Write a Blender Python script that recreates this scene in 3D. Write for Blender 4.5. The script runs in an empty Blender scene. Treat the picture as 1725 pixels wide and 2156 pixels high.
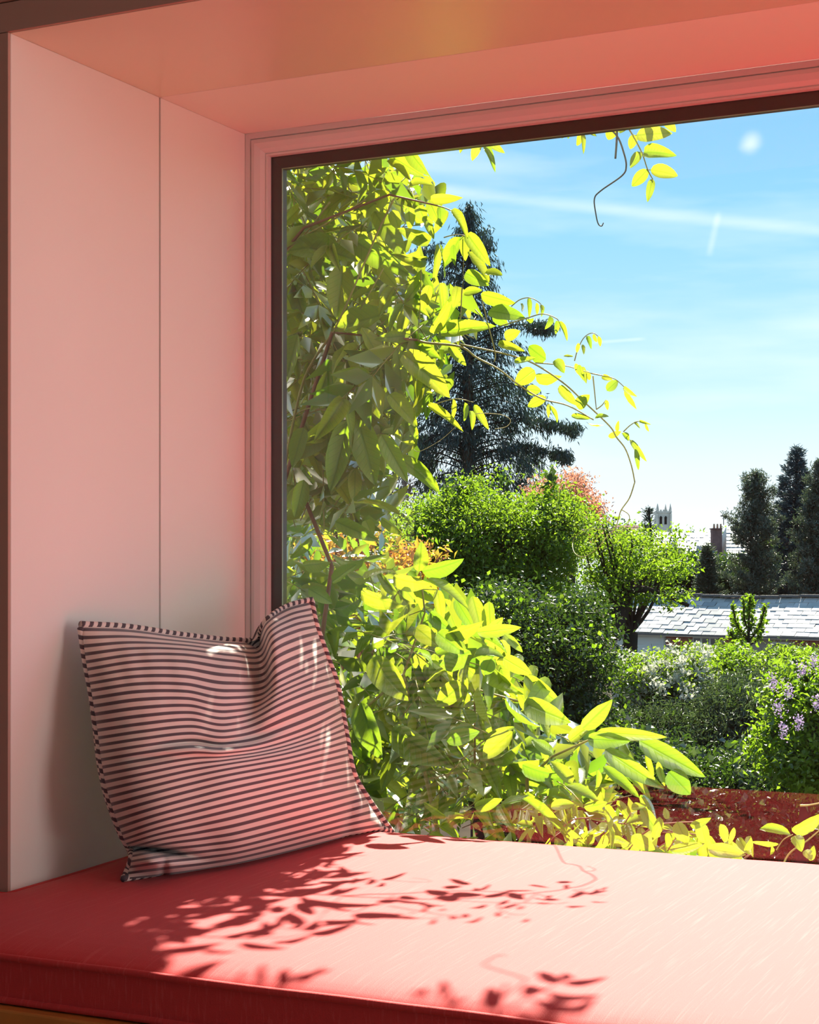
import bpy, bmesh, math, random
import numpy as np
from mathutils import Vector, Matrix, noise
R = random.Random(7)
NR = np.random.default_rng(11)
C = bpy.context.scene.collection

# ---------------------------------------------------------------- camera
IW, IH, FPX, HOR, CX = 1725.0, 2156.0, 3632.0, 1200.0, 862.5
YAW = math.radians(26.2)
FW = Vector((-math.sin(YAW), math.cos(YAW), 0)); RT = Vector((math.cos(YAW), math.sin(YAW), 0))
cd = bpy.data.cameras.new('camera'); cam = bpy.data.objects.new('camera', cd); C.objects.link(cam)
cam.rotation_euler = (math.pi/2, 0, YAW); cam.location = (0, 0, 0)
cd.sensor_fit = 'VERTICAL'; cd.sensor_height = 36.0; cd.lens = FPX/IH*36.0
cd.shift_y = (HOR-IH/2)/IH; cd.clip_start = 0.05; cd.clip_end = 3000
bpy.context.scene.camera = cam
vs = bpy.context.scene.view_settings
vs.view_transform = 'Standard'; vs.look = 'None'; vs.gamma = 1.0; vs.use_curve_mapping = False; vs.exposure = 0.90

# ---------------------------------------------------------------- sun and sky
SUN_TO = Vector((-0.268, 1.136, 1.213)).normalized()
sl = bpy.data.lights.new('sun', 'SUN'); sl.energy = 10.5; sl.angle = math.radians(0.53); sl.color = (1.0, 0.91, 0.76)
so = bpy.data.objects.new('sun', sl); C.objects.link(so)
so.rotation_euler = SUN_TO.to_track_quat('Z', 'Y').to_euler(); so.location = SUN_TO*20
# added fill lamp at an invented side opening, brightens the recess walls
al = bpy.data.lights.new('added_side_fill', 'AREA'); al.shape = 'RECTANGLE'; al.size = 1.2; al.size_y = 2.2; al.energy = 26; al.color = (1.0, .97, .93)
ao = bpy.data.objects.new('added_side_fill', al); C.objects.link(ao); ao.location = (3.97, 1.3, .3); ao.rotation_euler = (math.pi/2, 0, math.pi/2)
world = bpy.data.worlds.new('sky'); bpy.context.scene.world = world
world.use_nodes = True
WN = world.node_tree.nodes; WL = world.node_tree.links; WN.clear()
def wn(t, **k):
    n = WN.new(t)
    for a, b in k.items(): setattr(n, a, b)
    return n
wo = wn('ShaderNodeOutputWorld'); bg = wn('ShaderNodeBackground'); WL.new(bg.outputs[0], wo.inputs[0])
tc = wn('ShaderNodeTexCoord'); sx = wn('ShaderNodeSeparateXYZ'); WL.new(tc.outputs['Generated'], sx.inputs[0])
cr = wn('ShaderNodeValToRGB'); WL.new(sx.outputs['Z'], cr.inputs[0])
e = cr.color_ramp.elements; e[0].position = 0.0; e[0].color = (.64, .70, .72, 1); e[1].position = 1.0; e[1].color = (.08, .20, .38, 1)
for p, c in ((.030, (.60, .67, .70, 1)), (.058, (.54, .64, .69, 1)), (.084, (.45, .60, .68, 1)), (.136, (.30, .51, .65, 1)), (.19, (.22, .45, .62, 1)), (.25, (.165, .39, .59, 1)), (.5, (.12, .30, .50, 1))):
    q = cr.color_ramp.elements.new(p); q.color = c
mp = wn('ShaderNodeMapping'); WL.new(tc.outputs['Generated'], mp.inputs[0]); mp.inputs['Scale'].default_value = (2.2, 2.2, 13); mp.inputs['Rotation'].default_value = (.05, .10, 0)
nz = wn('ShaderNodeTexNoise'); WL.new(mp.outputs[0], nz.inputs['Vector']); nz.inputs['Scale'].default_value = 2.2; nz.inputs['Detail'].default_value = 7
mr = wn('ShaderNodeMapRange'); WL.new(nz.outputs[0], mr.inputs[0]); mr.inputs[1].default_value = .46; mr.inputs[2].default_value = .78; mr.inputs[4].default_value = .55
def pdir(px, py): return (FW + RT*((px-CX)/FPX) + Vector((0, 0, (HOR-py)/FPX)))
def streak(a, b, w, amt, half):
    """a vapour trail: a thin great-circle band in the sky between two directions"""
    A, B = a.normalized(), b.normalized(); n = A.cross(B).normalized(); m = (A+B).normalized()
    d = wn('ShaderNodeVectorMath', operation='DOT_PRODUCT'); WL.new(tc.outputs['Generated'], d.inputs[0]); d.inputs[1].default_value = n
    ab = wn('ShaderNodeMath', operation='ABSOLUTE'); WL.new(d.outputs['Value'], ab.inputs[0])
    r1 = wn('ShaderNodeMapRange', interpolation_type='SMOOTHSTEP'); WL.new(ab.outputs[0], r1.inputs[0]); r1.inputs[1].default_value = 0; r1.inputs[2].default_value = w; r1.inputs[3].default_value = amt; r1.inputs[4].default_value = 0
    d2 = wn('ShaderNodeVectorMath', operation='DOT_PRODUCT'); WL.new(tc.outputs['Generated'], d2.inputs[0]); d2.inputs[1].default_value = m
    r2 = wn('ShaderNodeMapRange', interpolation_type='SMOOTHSTEP'); WL.new(d2.outputs['Value'], r2.inputs[0]); r2.inputs[1].default_value = math.cos(half); r2.inputs[2].default_value = math.cos(half*.6); r2.inputs[4].default_value = 1
    mu = wn('ShaderNodeMath', operation='MULTIPLY'); WL.new(r1.outputs[0], mu.inputs[0]); WL.new(r2.outputs[0], mu.inputs[1])
    return mu.outputs[0]
def puff(a, rad, amt):
    d = wn('ShaderNodeVectorMath', operation='DISTANCE'); 
    mx = wn('ShaderNodeVectorMath', operation='MULTIPLY_ADD'); WL.new(nz.outputs['Color'], mx.inputs[0]); mx.inputs[1].default_value = (.02, .02, .012); WL.new(tc.outputs['Generated'], mx.inputs[2])
    WL.new(mx.outputs[0], d.inputs[0]); d.inputs[1].default_value = a.normalized()+Vector((.010, .010, .006))
    r1 = wn('ShaderNodeMapRange', interpolation_type='SMOOTHSTEP'); WL.new(d.outputs['Value'], r1.inputs[0]); r1.inputs[1].default_value = 0; r1.inputs[2].default_value = rad; r1.inputs[3].default_value = amt; r1.inputs[4].default_value = 0
    return r1.outputs[0]
acc = mr.outputs[0]
for s in (streak(pdir(880, 398), pdir(1725, 485), .0055, .28, .19), streak(pdir(1240, 722), pdir(1360, 713), .0016, .30, .018), streak(pdir(1495, 530), pdir(1512, 455), .003, .22, .014), puff(pdir(1573, 299), .0085, .6)):
    a = wn('ShaderNodeMath', operation='ADD'); WL.new(acc, a.inputs[0]); WL.new(s, a.inputs[1]); acc = a.outputs[0]
cl = wn('ShaderNodeMath', operation='MINIMUM'); WL.new(acc, cl.inputs[0]); cl.inputs[1].default_value = .85
mxs = wn('ShaderNodeMixRGB'); WL.new(cl.outputs[0], mxs.inputs[0]); WL.new(cr.outputs[0], mxs.inputs[1]); mxs.inputs[2].default_value = (.66, .72, .76, 1)
WL.new(mxs.outputs[0], bg.inputs[0]); bg.inputs[1].default_value = 1.0

# ---------------------------------------------------------------- point helpers
def at_Y(px, py, Y): d = pdir(px, py); return d*(Y/d.y)
def at_X(px, py, X): d = pdir(px, py); return d*(X/d.x)
def at_d(px, py, d): return pdir(px, py)*d
def to_px(p): p = Vector(p); d = p.dot(FW); return CX+p.dot(RT)/d*FPX, HOR-p.z/d*FPX

# ---------------------------------------------------------------- material helpers
def mat(name):
    m = bpy.data.materials.new(name); m.use_nodes = True; m.node_tree.nodes.clear()
    N, L = m.node_tree.nodes, m.node_tree.links
    o = N.new('ShaderNodeOutputMaterial'); return m, N, L, o
def principled(name, col, rough=.6, spec=.4, bump=0, bscale=60, var=0, vscale=4, sheen=0, metal=0):
    m, N, L, o = mat(name); b = N.new('ShaderNodeBsdfPrincipled'); L.new(b.outputs[0], o.inputs[0])
    b.inputs['Base Color'].default_value = (*col, 1); b.inputs['Roughness'].default_value = rough
    b.inputs['Specular IOR Level'].default_value = spec; b.inputs['Sheen Weight'].default_value = sheen; b.inputs['Metallic'].default_value = metal
    t = N.new('ShaderNodeTexCoord')
    if var:
        n = N.new('ShaderNodeTexNoise'); n.inputs['Scale'].default_value = vscale; n.inputs['Detail'].default_value = 5; L.new(t.outputs['Object'], n.inputs['Vector'])
        r = N.new('ShaderNodeMapRange'); L.new(n.outputs[0], r.inputs[0]); r.inputs[1].default_value = .3; r.inputs[2].default_value = .7; r.inputs[3].default_value = 1-var; r.inputs[4].default_value = 1+var
        x = N.new('ShaderNodeVectorMath'); x.operation = 'SCALE'; x.inputs[0].default_value = col; L.new(r.outputs[0], x.inputs['Scale']); L.new(x.outputs[0], b.inputs['Base Color'])
    if bump:
        n = N.new('ShaderNodeTexNoise'); n.inputs['Scale'].default_value = bscale; n.inputs['Detail'].default_value = 3; L.new(t.outputs['Object'], n.inputs['Vector'])
        u = N.new('ShaderNodeBump'); u.inputs['Strength'].default_value = bump; u.inputs['Distance'].default_value = .002; L.new(n.outputs[0], u.inputs['Height']); L.new(u.outputs[0], b.inputs['Normal'])
    return m
def leafmat(name, cols, trans, per_object=True, gloss=.06, rough=.35, tmix=.55, veins=False):
    """cols: two reflect colours, trans: two transmit colours, picked at random leaf by leaf"""
    m, N, L, o = mat(name)
    if per_object: i = N.new('ShaderNodeObjectInfo'); rnd = i.outputs['Random']
    else: i = N.new('ShaderNodeAttribute'); i.attribute_name = 'rnd'; rnd = i.outputs['Fac']
    def mixc(a, b):
        x = N.new('ShaderNodeMixRGB'); L.new(rnd, x.inputs[0]); x.inputs[1].default_value = (*a, 1); x.inputs[2].default_value = (*b, 1); return x.outputs[0]
    cols = [tuple(q*(.72 if per_object else .78) for q in c_) for c_ in cols]; trans = [tuple(q*.82 for q in c_) for c_ in trans]
    c1, c2 = mixc(*cols), mixc(*trans)
    df = N.new('ShaderNodeBsdfDiffuse'); tr = N.new('ShaderNodeBsdfTranslucent'); gl = N.new('ShaderNodeBsdfGlossy'); gl.inputs['Roughness'].default_value = rough
    if veins:
        uv = N.new('ShaderNodeUVMap'); s = N.new('ShaderNodeSeparateXYZ'); L.new(uv.outputs[0], s.inputs[0])
        ab = N.new('ShaderNodeMath'); ab.operation = 'ABSOLUTE'; L.new(s.outputs['Y'], ab.inputs[0])
        ad = N.new('ShaderNodeMath'); ad.operation = 'MULTIPLY_ADD'; L.new(ab.outputs[0], ad.inputs[0]); ad.inputs[1].default_value = -.42; L.new(s.outputs['X'], ad.inputs[2])
        sn = N.new('ShaderNodeMath'); sn.operation = 'SINE'; mu = N.new('ShaderNodeMath'); mu.operation = 'MULTIPLY'; L.new(ad.outputs[0], mu.inputs[0]); mu.inputs[1].default_value = 62; L.new(mu.outputs[0], sn.inputs[0])
        r = N.new('ShaderNodeMapRange'); L.new(sn.outputs[0], r.inputs[0]); r.inputs[1].default_value = .86; r.inputs[2].default_value = 1; r.inputs[3].default_value = 0; r.inputs[4].default_value = .42
        r2 = N.new('ShaderNodeMapRange'); L.new(ab.outputs[0], r2.inputs[0]); r2.inputs[1].default_value = .02; r2.inputs[2].default_value = .06; r2.inputs[3].default_value = .62; r2.inputs[4].default_value = 0
        mxx = N.new('ShaderNodeMath'); mxx.operation = 'MAXIMUM'; L.new(r.outputs[0], mxx.inputs[0]); L.new(r2.outputs[0], mxx.inputs[1])
        def dark(c, k):
            x = N.new('ShaderNodeMixRGB'); x.blend_type = 'MULTIPLY'; L.new(mxx.outputs[0], x.inputs[0]); L.new(c, x.inputs[1]); x.inputs[2].default_value = k; return x.outputs[0]
        c2 = dark(c2, (.45, .62, .35, 1)); c1 = dark(c1, (1.1, 1.1, .9, 1))
        bu = N.new('ShaderNodeBump'); bu.inputs['Strength'].default_value = .5; bu.inputs['Distance'].default_value = .002; bu.invert = True; L.new(mxx.outputs[0], bu.inputs['Height'])
        L.new(bu.outputs[0], df.inputs['Normal']); L.new(bu.outputs[0], gl.inputs['Normal'])
    L.new(c1, df.inputs[0]); L.new(c2, tr.inputs[0]); gl.inputs[0].default_value = (1, 1, 1, 1)
    mx = N.new('ShaderNodeMixShader'); mx.inputs[0].default_value = tmix; L.new(df.outputs[0], mx.inputs[1]); L.new(tr.outputs[0], mx.inputs[2])
    c1, c2 = c1, c2
    fr = N.new('ShaderNodeFresnel'); fr.inputs[0].default_value = 1.45
    k = N.new('ShaderNodeMath'); k.operation = 'MULTIPLY_ADD'; L.new(fr.outputs[0], k.inputs[0]); k.inputs[1].default_value = .28 if per_object else (.3 if name == 'vine_mass_leaf' else .06); k.inputs[2].default_value = gloss*.25; k.use_clamp = True
    m2 = N.new('ShaderNodeMixShader'); L.new(k.outputs[0], m2.inputs[0]); L.new(mx.outputs[0], m2.inputs[1]); L.new(gl.outputs[0], m2.inputs[2]); L.new(m2.outputs[0], o.inputs[0])
    return m

M = {}
M['paint'] = principled('white_paint', (.85, .80, .74), .55, .3, .06, 90, .02, 1.5)
M['paint_satin'] = principled('satin_paint', (.78, .68, .54), .28, .5, .03, 60, .02, 1.5)
M['wall_bounce'] = principled('bounce_tinted_wall', (.50, .33, .27), .7, .2, .05, 60, .03, 2)  # brown of the reddish bounce light is put into this base colour
M['frame'] = principled('window_frame_white', (.74, .70, .68), .35, .5, .03, 120, .02, 6)
M['spacer'] = principled('black_spacer', (.012, .011, .012), .35, .5)
M['strip'] = principled('pale_spacer_edge', (.55, .55, .40), .4, .5)
M['dark'] = principled('dark_gap', (.02, .015, .012), .9, .1)
M['floor'] = principled('floor_boards', (.32, .19, .10), .4, .4, .1, 30, .15, 3)
M['ext'] = principled('outside_render', (.55, .52, .48), .9, .1, .2, 50, .06, 3)
M['wood'] = principled('bench_wood', (.55, .22, .05), .35, .5, .1, 40, .12, 9)
M['bark'] = principled('bark', (.10, .075, .055), .9, .1, .4, 60, .25, 12)
M['bark_dark'] = principled('dark_bark', (.035, .028, .024), .95, .05, .3, 30, .2, 6)
M['stem'] = principled('green_stem', (.22, .20, .06), .5, .3, 0, 1, .2, 30)
M['stem_brown'] = principled('brown_stem', (.16, .075, .04), .6, .3, .2, 200, .2, 30)
M['stem_blue'] = principled('dark_tendril', (.05, .06, .055), .5, .4, 0, 1, .2, 30)
M['tendril'] = principled('pale_tendril', (.42, .36, .18), .5, .4)
M['soil'] = principled('dark_soil', (.035, .028, .018), .95, .05, .5, 6, .4, 2)
M['wisteria'] = leafmat('wisteria_leaf', ((.10, .19, .025), (.16, .24, .035)), ((.38, .60, .02), (.66, .68, .03)), True, .10, .33, .6, True)
M['broad'] = leafmat('broad_leaf', ((.09, .17, .035), (.15, .23, .05)), ((.32, .56, .02), (.66, .72, .03)), True, .16, .28, .55, True)
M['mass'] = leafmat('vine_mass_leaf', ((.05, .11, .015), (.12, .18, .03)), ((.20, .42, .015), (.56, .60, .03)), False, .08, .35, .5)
M['bronze'] = leafmat('young_bronze_leaf', ((.35, .12, .04), (.30, .20, .04)), ((.85, .28, .04), (.70, .60, .05)), False, .10, .3, .5)
M['garden'] = leafmat('garden_leaf', ((.05, .10, .012), (.13, .21, .02)), ((.20, .40, .008), (.34, .50, .03)), False, .03, .5, .55)
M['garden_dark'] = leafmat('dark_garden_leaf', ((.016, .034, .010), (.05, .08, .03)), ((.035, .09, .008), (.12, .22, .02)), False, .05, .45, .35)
M['feather'] = leafmat('feathery_evergreen', ((.045, .07, .04), (.12, .145, .08)), ((.06, .12, .03), (.16, .24, .06)), False, .15, .4, .3)
M['conifer'] = leafmat('conifer_needle', ((.022, .04, .035), (.05, .075, .06)), ((.02, .05, .03), (.05, .09, .04)), False, .12, .4, .2)
M['spruce'] = leafmat('blue_spruce_needle', ((.05, .085, .095), (.13, .18, .20)), ((.03, .06, .05), (.08, .12, .10)), False, .12, .4, .2)
M['pine'] = leafmat('pine_needle', ((.05, .07, .05), (.13, .15, .11)), ((.05, .09, .04), (.12, .16, .07)), False, .15, .4, .3)
M['copper'] = leafmat('copper_leaf', ((.35, .12, .07), (.45, .22, .14)), ((.60, .18, .10), (.70, .34, .2)), False, .05, .4, .5)
M['pale'] = leafmat('pale_tree_leaf', ((.24, .32, .14), (.45, .50, .34)), ((.30, .42, .12), (.50, .55, .35)), False, .1, .4, .4)
M['blossom'] = leafmat('white_blossom', ((.75, .76, .62), (.85, .85, .78)), ((.6, .62, .45), (.7, .7, .6)), False, 0, .5, .4)
M['lilac'] = leafmat('lilac_flower', ((.55, .36, .62), (.72, .60, .80)), ((.5, .3, .6), (.6, .5, .7)), False, 0, .5, .4)

# ---------------------------------------------------------------- object helpers
def link(name, me, parent=None, m=None, kind=None, label=None, cat=None, group=None):
    o = bpy.data.objects.new(name, me); C.objects.link(o)
    if m is not None and me is not None and not me.materials: me.materials.append(m)
    if parent is not None: o.parent = parent
    for k, v in (('kind', kind), ('label', label), ('category', cat), ('group', group)):
        if v: o[k] = v
    return o
def empty(name, label, cat, loc=(0, 0, 0), group=None, kind=None):
    o = link(name, None, None, None, kind, label, cat, group); o.location = loc; o.empty_display_size = .1
    return o
def place(o, parent):
    """parent at a moved Empty while the mesh is given in world coordinates"""
    o.parent = parent; o.matrix_parent_inverse = Matrix.Translation(-Vector(parent.location)); return o
def boxdata(bm, x0, x1, y0, y1, z0, z1, rot=None, off=None):
    vs_ = [Vector((x, y, z)) for x in (x0, x1) for y in (y0, y1) for z in (z0, z1)]
    if rot is not None: vs_ = [rot @ v for v in vs_]
    if off is not None: vs_ = [v+off for v in vs_]
    v = [bm.verts.new(p) for p in vs_]
    for f in ((0, 1, 3, 2), (4, 6, 7, 5), (0, 4, 5, 1), (2, 3, 7, 6), (0, 2, 6, 4), (1, 5, 7, 3)): bm.faces.new([v[i] for i in f])
def box(name, m, b, parent=None, bevel=0, **k):
    bm = bmesh.new(); boxdata(bm, *b)
    if bevel: bmesh.ops.bevel(bm, geom=bm.edges[:], offset=bevel, segments=2, affect='EDGES', profile=.5)
    me = bpy.data.meshes.new(name); bm.to_mesh(me); bm.free()
    o = link(name, me, None, m, **k)
    if parent is not None: place(o, parent)
    return o
def boxes(name, m, bl, parent=None, **k):
    bm = bmesh.new()
    for b in bl: boxdata(bm, *b)
    me = bpy.data.meshes.new(name); bm.to_mesh(me); bm.free(); o = link(name, me, None, m, **k)
    if parent is not None: place(o, parent)
    return o
def smooth(me):
    me.polygons.foreach_set('use_smooth', [True]*len(me.polygons)); me.update()
def frames(pts):
    T = []
    for i in range(len(pts)):
        a = pts[max(0, i-1)]; b = pts[min(len(pts)-1, i+1)]; T.append((b-a).normalized() if (b-a).length > 1e-9 else Vector((0, 0, 1)))
    n = T[0].orthogonal().normalized(); out = []
    for t in T:
        n = (n - t*n.dot(t)); n = n.normalized() if n.length > 1e-6 else t.orthogonal().normalized(); out.append((t, n, t.cross(n)))
    return out
def tubes(name, lines, m, parent=None, sides=6, closed=False, uvtwist=None, **k):
    """lines: list of (points, radii)"""
    V, F, UV = [], [], []
    for pts, rad in lines:
        pts = [Vector(p) for p in pts]; n = len(pts); base = len(V)
        if not hasattr(rad, '__len__'): rad = [rad]*n
        fr = frames(pts); acc_ = 0
        for i in range(n):
            if i: acc_ += (pts[i]-pts[i-1]).length
            for s in range(sides):
                a = 2*math.pi*s/sides; V.append(pts[i]+(fr[i][1]*math.cos(a)+fr[i][2]*math.sin(a))*rad[i]); UV.append((acc_, s/sides))
        rng = n if closed else n-1
        for i in range(rng):
            for s in range(sides):
                a = base+i*sides+s; b = base+i*sides+(s+1) % sides; j = (i+1) % n; c = base+j*sides+(s+1) % sides; d = base+j*sides+s
                F.append((a, b, c, d))
        if not closed:
            F.append(tuple(base+s for s in range(sides))[::-1]); F.append(tuple(base+(n-1)*sides+s for s in range(sides)))
    me = bpy.data.meshes.new(name); me.from_pydata(V, [], F)
    if uvtwist:
        u = me.uv_layers.new(name='UVMap'); 
        for p in me.polygons:
            vsx = [me.loops[l].vertex_index for l in p.loop_indices]; wrap = max(UV[q][1] for q in vsx)-min(UV[q][1] for q in vsx) > .5
            for l, q in zip(p.loop_indices, vsx):
                a, b = UV[q]; u.data[l].uv = (a, b+1 if (wrap and b < .5) else b)
    smooth(me); o = link(name, me, None, m, **k)
    if parent is not None: place(o, parent)
    return o
def spline(P, n=6):
    P = [Vector(p) for p in P]
    if len(P) < 3: return P
    out = []
    for i in range(len(P)-1):
        p0 = P[max(i-1, 0)]; p1 = P[i]; p2 = P[i+1]; p3 = P[min(i+2, len(P)-1)]
        for j in range(n):
            t = j/n; out.append(.5*((2*p1)+(p2-p0)*t+(2*p0-5*p1+4*p2-p3)*t*t+(3*p1-p0-3*p2+p3)*t**3))
    out.append(P[-1]); return out

# ---------------------------------------------------------------- fast leaf clouds (numpy)
def cloud(name, P, D, Nn, Ln, Wd, m, parent=None, bend=.12, rnd=None, **k):
    """P base points, D unit directions, Nn normals, Ln lengths, Wd widths: a folded six-point leaf each"""
    n = len(P); D = D/np.linalg.norm(D, axis=1, keepdims=True); S = np.cross(Nn, D); sn = np.linalg.norm(S, axis=1, keepdims=True); S = S/np.maximum(sn, 1e-6); Nn = np.cross(D, S)
    Ln = np.asarray(Ln).reshape(-1, 1)*np.ones((n, 1)); Wd = np.asarray(Wd).reshape(-1, 1)*np.ones((n, 1))
    V = np.empty((n, 4, 3)); V[:, 0] = P; V[:, 1] = P+D*Ln*.42+S*Wd*.5+Nn*Ln*bend*.6; V[:, 2] = P+D*Ln-Nn*Ln*bend; V[:, 3] = P+D*Ln*.42-S*Wd*.5+Nn*Ln*bend*.6
    me = bpy.data.meshes.new(name); me.vertices.add(n*4); me.vertices.foreach_set('co', V.reshape(-1))
    idx = (np.arange(n)[:, None]*4+np.array([0, 1, 2, 0, 2, 3])[None]).reshape(-1).astype(np.int32)
    me.loops.add(n*6); me.loops.foreach_set('vertex_index', idx); me.polygons.add(n*2); me.polygons.foreach_set('loop_start', (np.arange(n*2)*3).astype(np.int32))
    try: me.polygons.foreach_set('loop_total', np.full(n*2, 3, np.int32))
    except Exception: pass
    me.update(calc_edges=True)
    a = me.attributes.new('rnd', 'FLOAT', 'FACE'); r = NR.random(n) if rnd is None else rnd; a.data.foreach_set('value', np.repeat(r, 2).astype(np.float32))
    o = link(name, me, None, m, **k)
    if parent is not None: place(o, parent)
    return o
def rdir(n): v = NR.normal(size=(n, 3)); return v/np.linalg.norm(v, axis=1, keepdims=True)

# ================================================================= ROOM
XL, YF, YB, ZS, ZT = -1.681, 2.06, 2.728, -0.47, 0.806
XR = 1.0
ZFLOOR = -0.994
box('floor', M['floor'], (-4, 4, -3.2, YF+.0, ZFLOOR-.1, ZFLOOR), kind='structure')
box('ceiling', M['paint'], (-4, 4, -3.2, 2.8, 1.55, 1.65), kind='structure')
boxes('wall_back', M['wall_bounce'], [(-4, .6, -3.3, -3.2, -3.4, 1.65), (3.6, 4, -3.3, -3.2, -3.4, 1.65), (.6, 3.6, -3.3, -3.2, -3.4, -.2), (.6, 3.6, -3.3, -3.2, 1.35, 1.65)], kind='structure')
box('wall_left', M['wall_bounce'], (-4.1, -4, -3.3, 2.8, -3.4, 1.65), kind='structure')
boxes('wall_right', M['wall_bounce'], [(4, 4.1, -3.3, .65, -3.4, 1.65), (4, 4.1, 1.95, 2.8, -3.4, 1.65), (4, 4.1, .65, 1.95, -3.4, -.85), (4, 4.1, .65, 1.95, 1.45, 1.65)], kind='structure')
t = .014
for nm, bb in (('added_window_2', [(.6, 3.6, -3.27, -3.22, z0, z1) for z0, z1 in ((-.2, -.14), (1.29, 1.35))]+[(x, x+.05, -3.27, -3.22, -.2, 1.35) for x in (.6, 2.07, 3.55)]),
               ('added_window_3', [(4.03, 4.08, .65, 1.95, z0, z1) for z0, z1 in ((-.85, -.79), (1.39, 1.45))]+[(4.03, 4.08, y, y+.05, -.85, 1.45) for y in (.65, 1.275, 1.9)])):
    boxes(nm, M['frame'], bb, kind='structure')  # invented unseen windows, their openings added to brighten the room
boxes('wall_front', M['ext'], [(-4, XL-t, YF+.012, 2.79, -3.4, 1.55), (XR+t, 4, YF+.012, 2.79, -3.4, 1.55), (XL-t, XR+t, YF+.012, 2.79, ZT+t, 1.55), (XL-t, XR+t, YF, 2.79, -3.4, -0.60)], kind='structure')
wf = bpy.data.objects['wall_front']
# lining boards of the deep window recess, each a board of its own with an open joint between
SE = 2.452
for b, mm in (((XL-t, XL, YF, SE-.002, -.60, ZT), 'paint'), ((XL-t, XL, SE+.0025, YB, -.60, ZT), 'paint'),
              ((XR, XR+t, YF, SE-.002, -.60, ZT), 'paint'), ((XR, XR+t, SE+.0025, YB, -.60, ZT), 'paint'),
              ((XL-t, XR+t, YF, SE-.0005, ZT, ZT+t), 'paint_satin'), ((XL-t, XR+t, SE+.0005, YB, ZT, ZT+t), 'paint')):
    box('lining_board', M[mm], b, wf, .0012)
# casing round the recess on the room side
box('trim_1', M['wall_bounce'], (XL-.11, XL-.0003, YF-.006, YF-.0002, -.49, ZT+.0), kind='structure', bevel=.001)
box('trim_2', M['wall_bounce'], (XL-.11, XR+.11, YF-.006, YF-.0002, ZT+.0008, ZT+.045), kind='structure', bevel=.001)
box('trim_3', M['wall_bounce'], (XL-.11, XR+.11, YF-.010, YF+.012, ZT+.0462, ZT+.085), kind='structure', bevel=.002)
box('trim_4', M['wall_bounce'], (XR+.0003, XR+.11, YF-.006, YF-.0002, -.49, ZT+.0), kind='structure', bevel=.001)

# ---- window: mitred rings swept round the rectangle
def ring(name, prof, m, rect, parent=None, **k):
    x0, x1, z0, z1 = rect; V = []; F = []; n = len(prof)
    for (ix, iz, sx_, sz_) in ((x0, z0, 1, 1), (x1, z0, -1, 1), (x1, z1, -1, -1), (x0, z1, 1, -1)):
        for (ins, y) in prof: V.append((ix+sx_*ins, y, iz+sz_*ins))
    for c in range(4):
        d = (c+1) % 4
        for i in range(n):
            j = (i+1) % n; F.append((c*n+i, c*n+j, d*n+j, d*n+i))
    me = bpy.data.meshes.new(name); me.from_pydata(V, [], F); bm = bmesh.new(); bm.from_mesh(me); bmesh.ops.recalc_face_normals(bm, faces=bm.faces); bm.to_mesh(me); bm.free()
    return link(name, me, parent, m, **k)
rect = (XL, XR, -.575, ZT)
win = link('window_1', None, kind='structure'); win.location = (0, 0, 0)
ring('frame', [(0, YB), (.0105, YB), (.0115, YB+.003), (.0125, YB+.003), (.0135, YB-.001), (.020, YB-.0015), (.030, YB+.003), (.038, YB+.010), (.0395, YB+.0085), (.0425, YB+.0095), (.0430, YB+.018), (.043, YB+.075), (0, YB+.075)], M['frame'], rect, win)
ring('spacer', [(.041, YB+.022), (.0655, YB+.024), (.0655, YB+.040), (.041, YB+.042)], M['spacer'], rect, win)
ring('glazing_bead', [(.0655, YB+.0215), (.0668, YB+.0215), (.0668, YB+.0235), (.0655, YB+.0235)], M['strip'], rect, win)
m, N, L, o = mat('window_glass')
tr = N.new('ShaderNodeBsdfTransparent'); tr.inputs[0].default_value = (.96, .98, .97, 1); gl = N.new('ShaderNodeBsdfGlossy'); gl.inputs['Roughness'].default_value = 0.0; gl.inputs[0].default_value = (1, 1, 1, 1)
fr = N.new('ShaderNodeFresnel'); fr.inputs[0].default_value = 1.5; mu = N.new('ShaderNodeMath'); mu.operation = 'MULTIPLY'; mu.use_clamp = True; L.new(fr.outputs[0], mu.inputs[0]); mu.inputs[1].default_value = 1.8
mx = N.new('ShaderNodeMixShader'); L.new(mu.outputs[0], mx.inputs[0]); L.new(tr.outputs[0], mx.inputs[1]); L.new(gl.outputs[0], mx.inputs[2]); L.new(mx.outputs[0], o.inputs[0]); M['glass'] = m
gm = bpy.data.meshes.new('pane'); gm.from_pydata([(XL+.042, YB+.021, -.53), (XR-.042, YB+.021, -.53), (XR-.042, YB+.021, ZT-.042), (XL+.042, YB+.021, ZT-.042)], [], [(0, 1, 2, 3)])
link('pane', gm, win, M['glass'])

# ================================================================= SEAT CUSHION
m, N, L, o = mat('red_weave')
b = N.new('ShaderNodeBsdfPrincipled'); L.new(b.outputs[0], o.inputs[0]); t_ = N.new('ShaderNodeTexCoord')
mp_ = N.new('ShaderNodeMapping'); L.new(t_.outputs['Object'], mp_.inputs[0]); mp_.inputs['Scale'].default_value = (330, 9, 40); mp_.inputs['Rotation'].default_value = (0, 0, math.radians(4.5))
n1 = N.new('ShaderNodeTexNoise'); L.new(mp_.outputs[0], n1.inputs[0]); n1.inputs['Scale'].default_value = 1; n1.inputs['Detail'].default_value = 2
r1 = N.new('ShaderNodeMapRange'); L.new(n1.outputs[0], r1.inputs[0]); r1.inputs[1].default_value = .55; r1.inputs[2].default_value = .85
cm = N.new('ShaderNodeMixRGB'); L.new(r1.outputs[0], cm.inputs[0]); cm.inputs[1].default_value = (.60, .050, .054, 1); cm.inputs[2].default_value = (.68, .10, .10, 1); L.new(cm.outputs[0], b.inputs['Base Color'])
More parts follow.
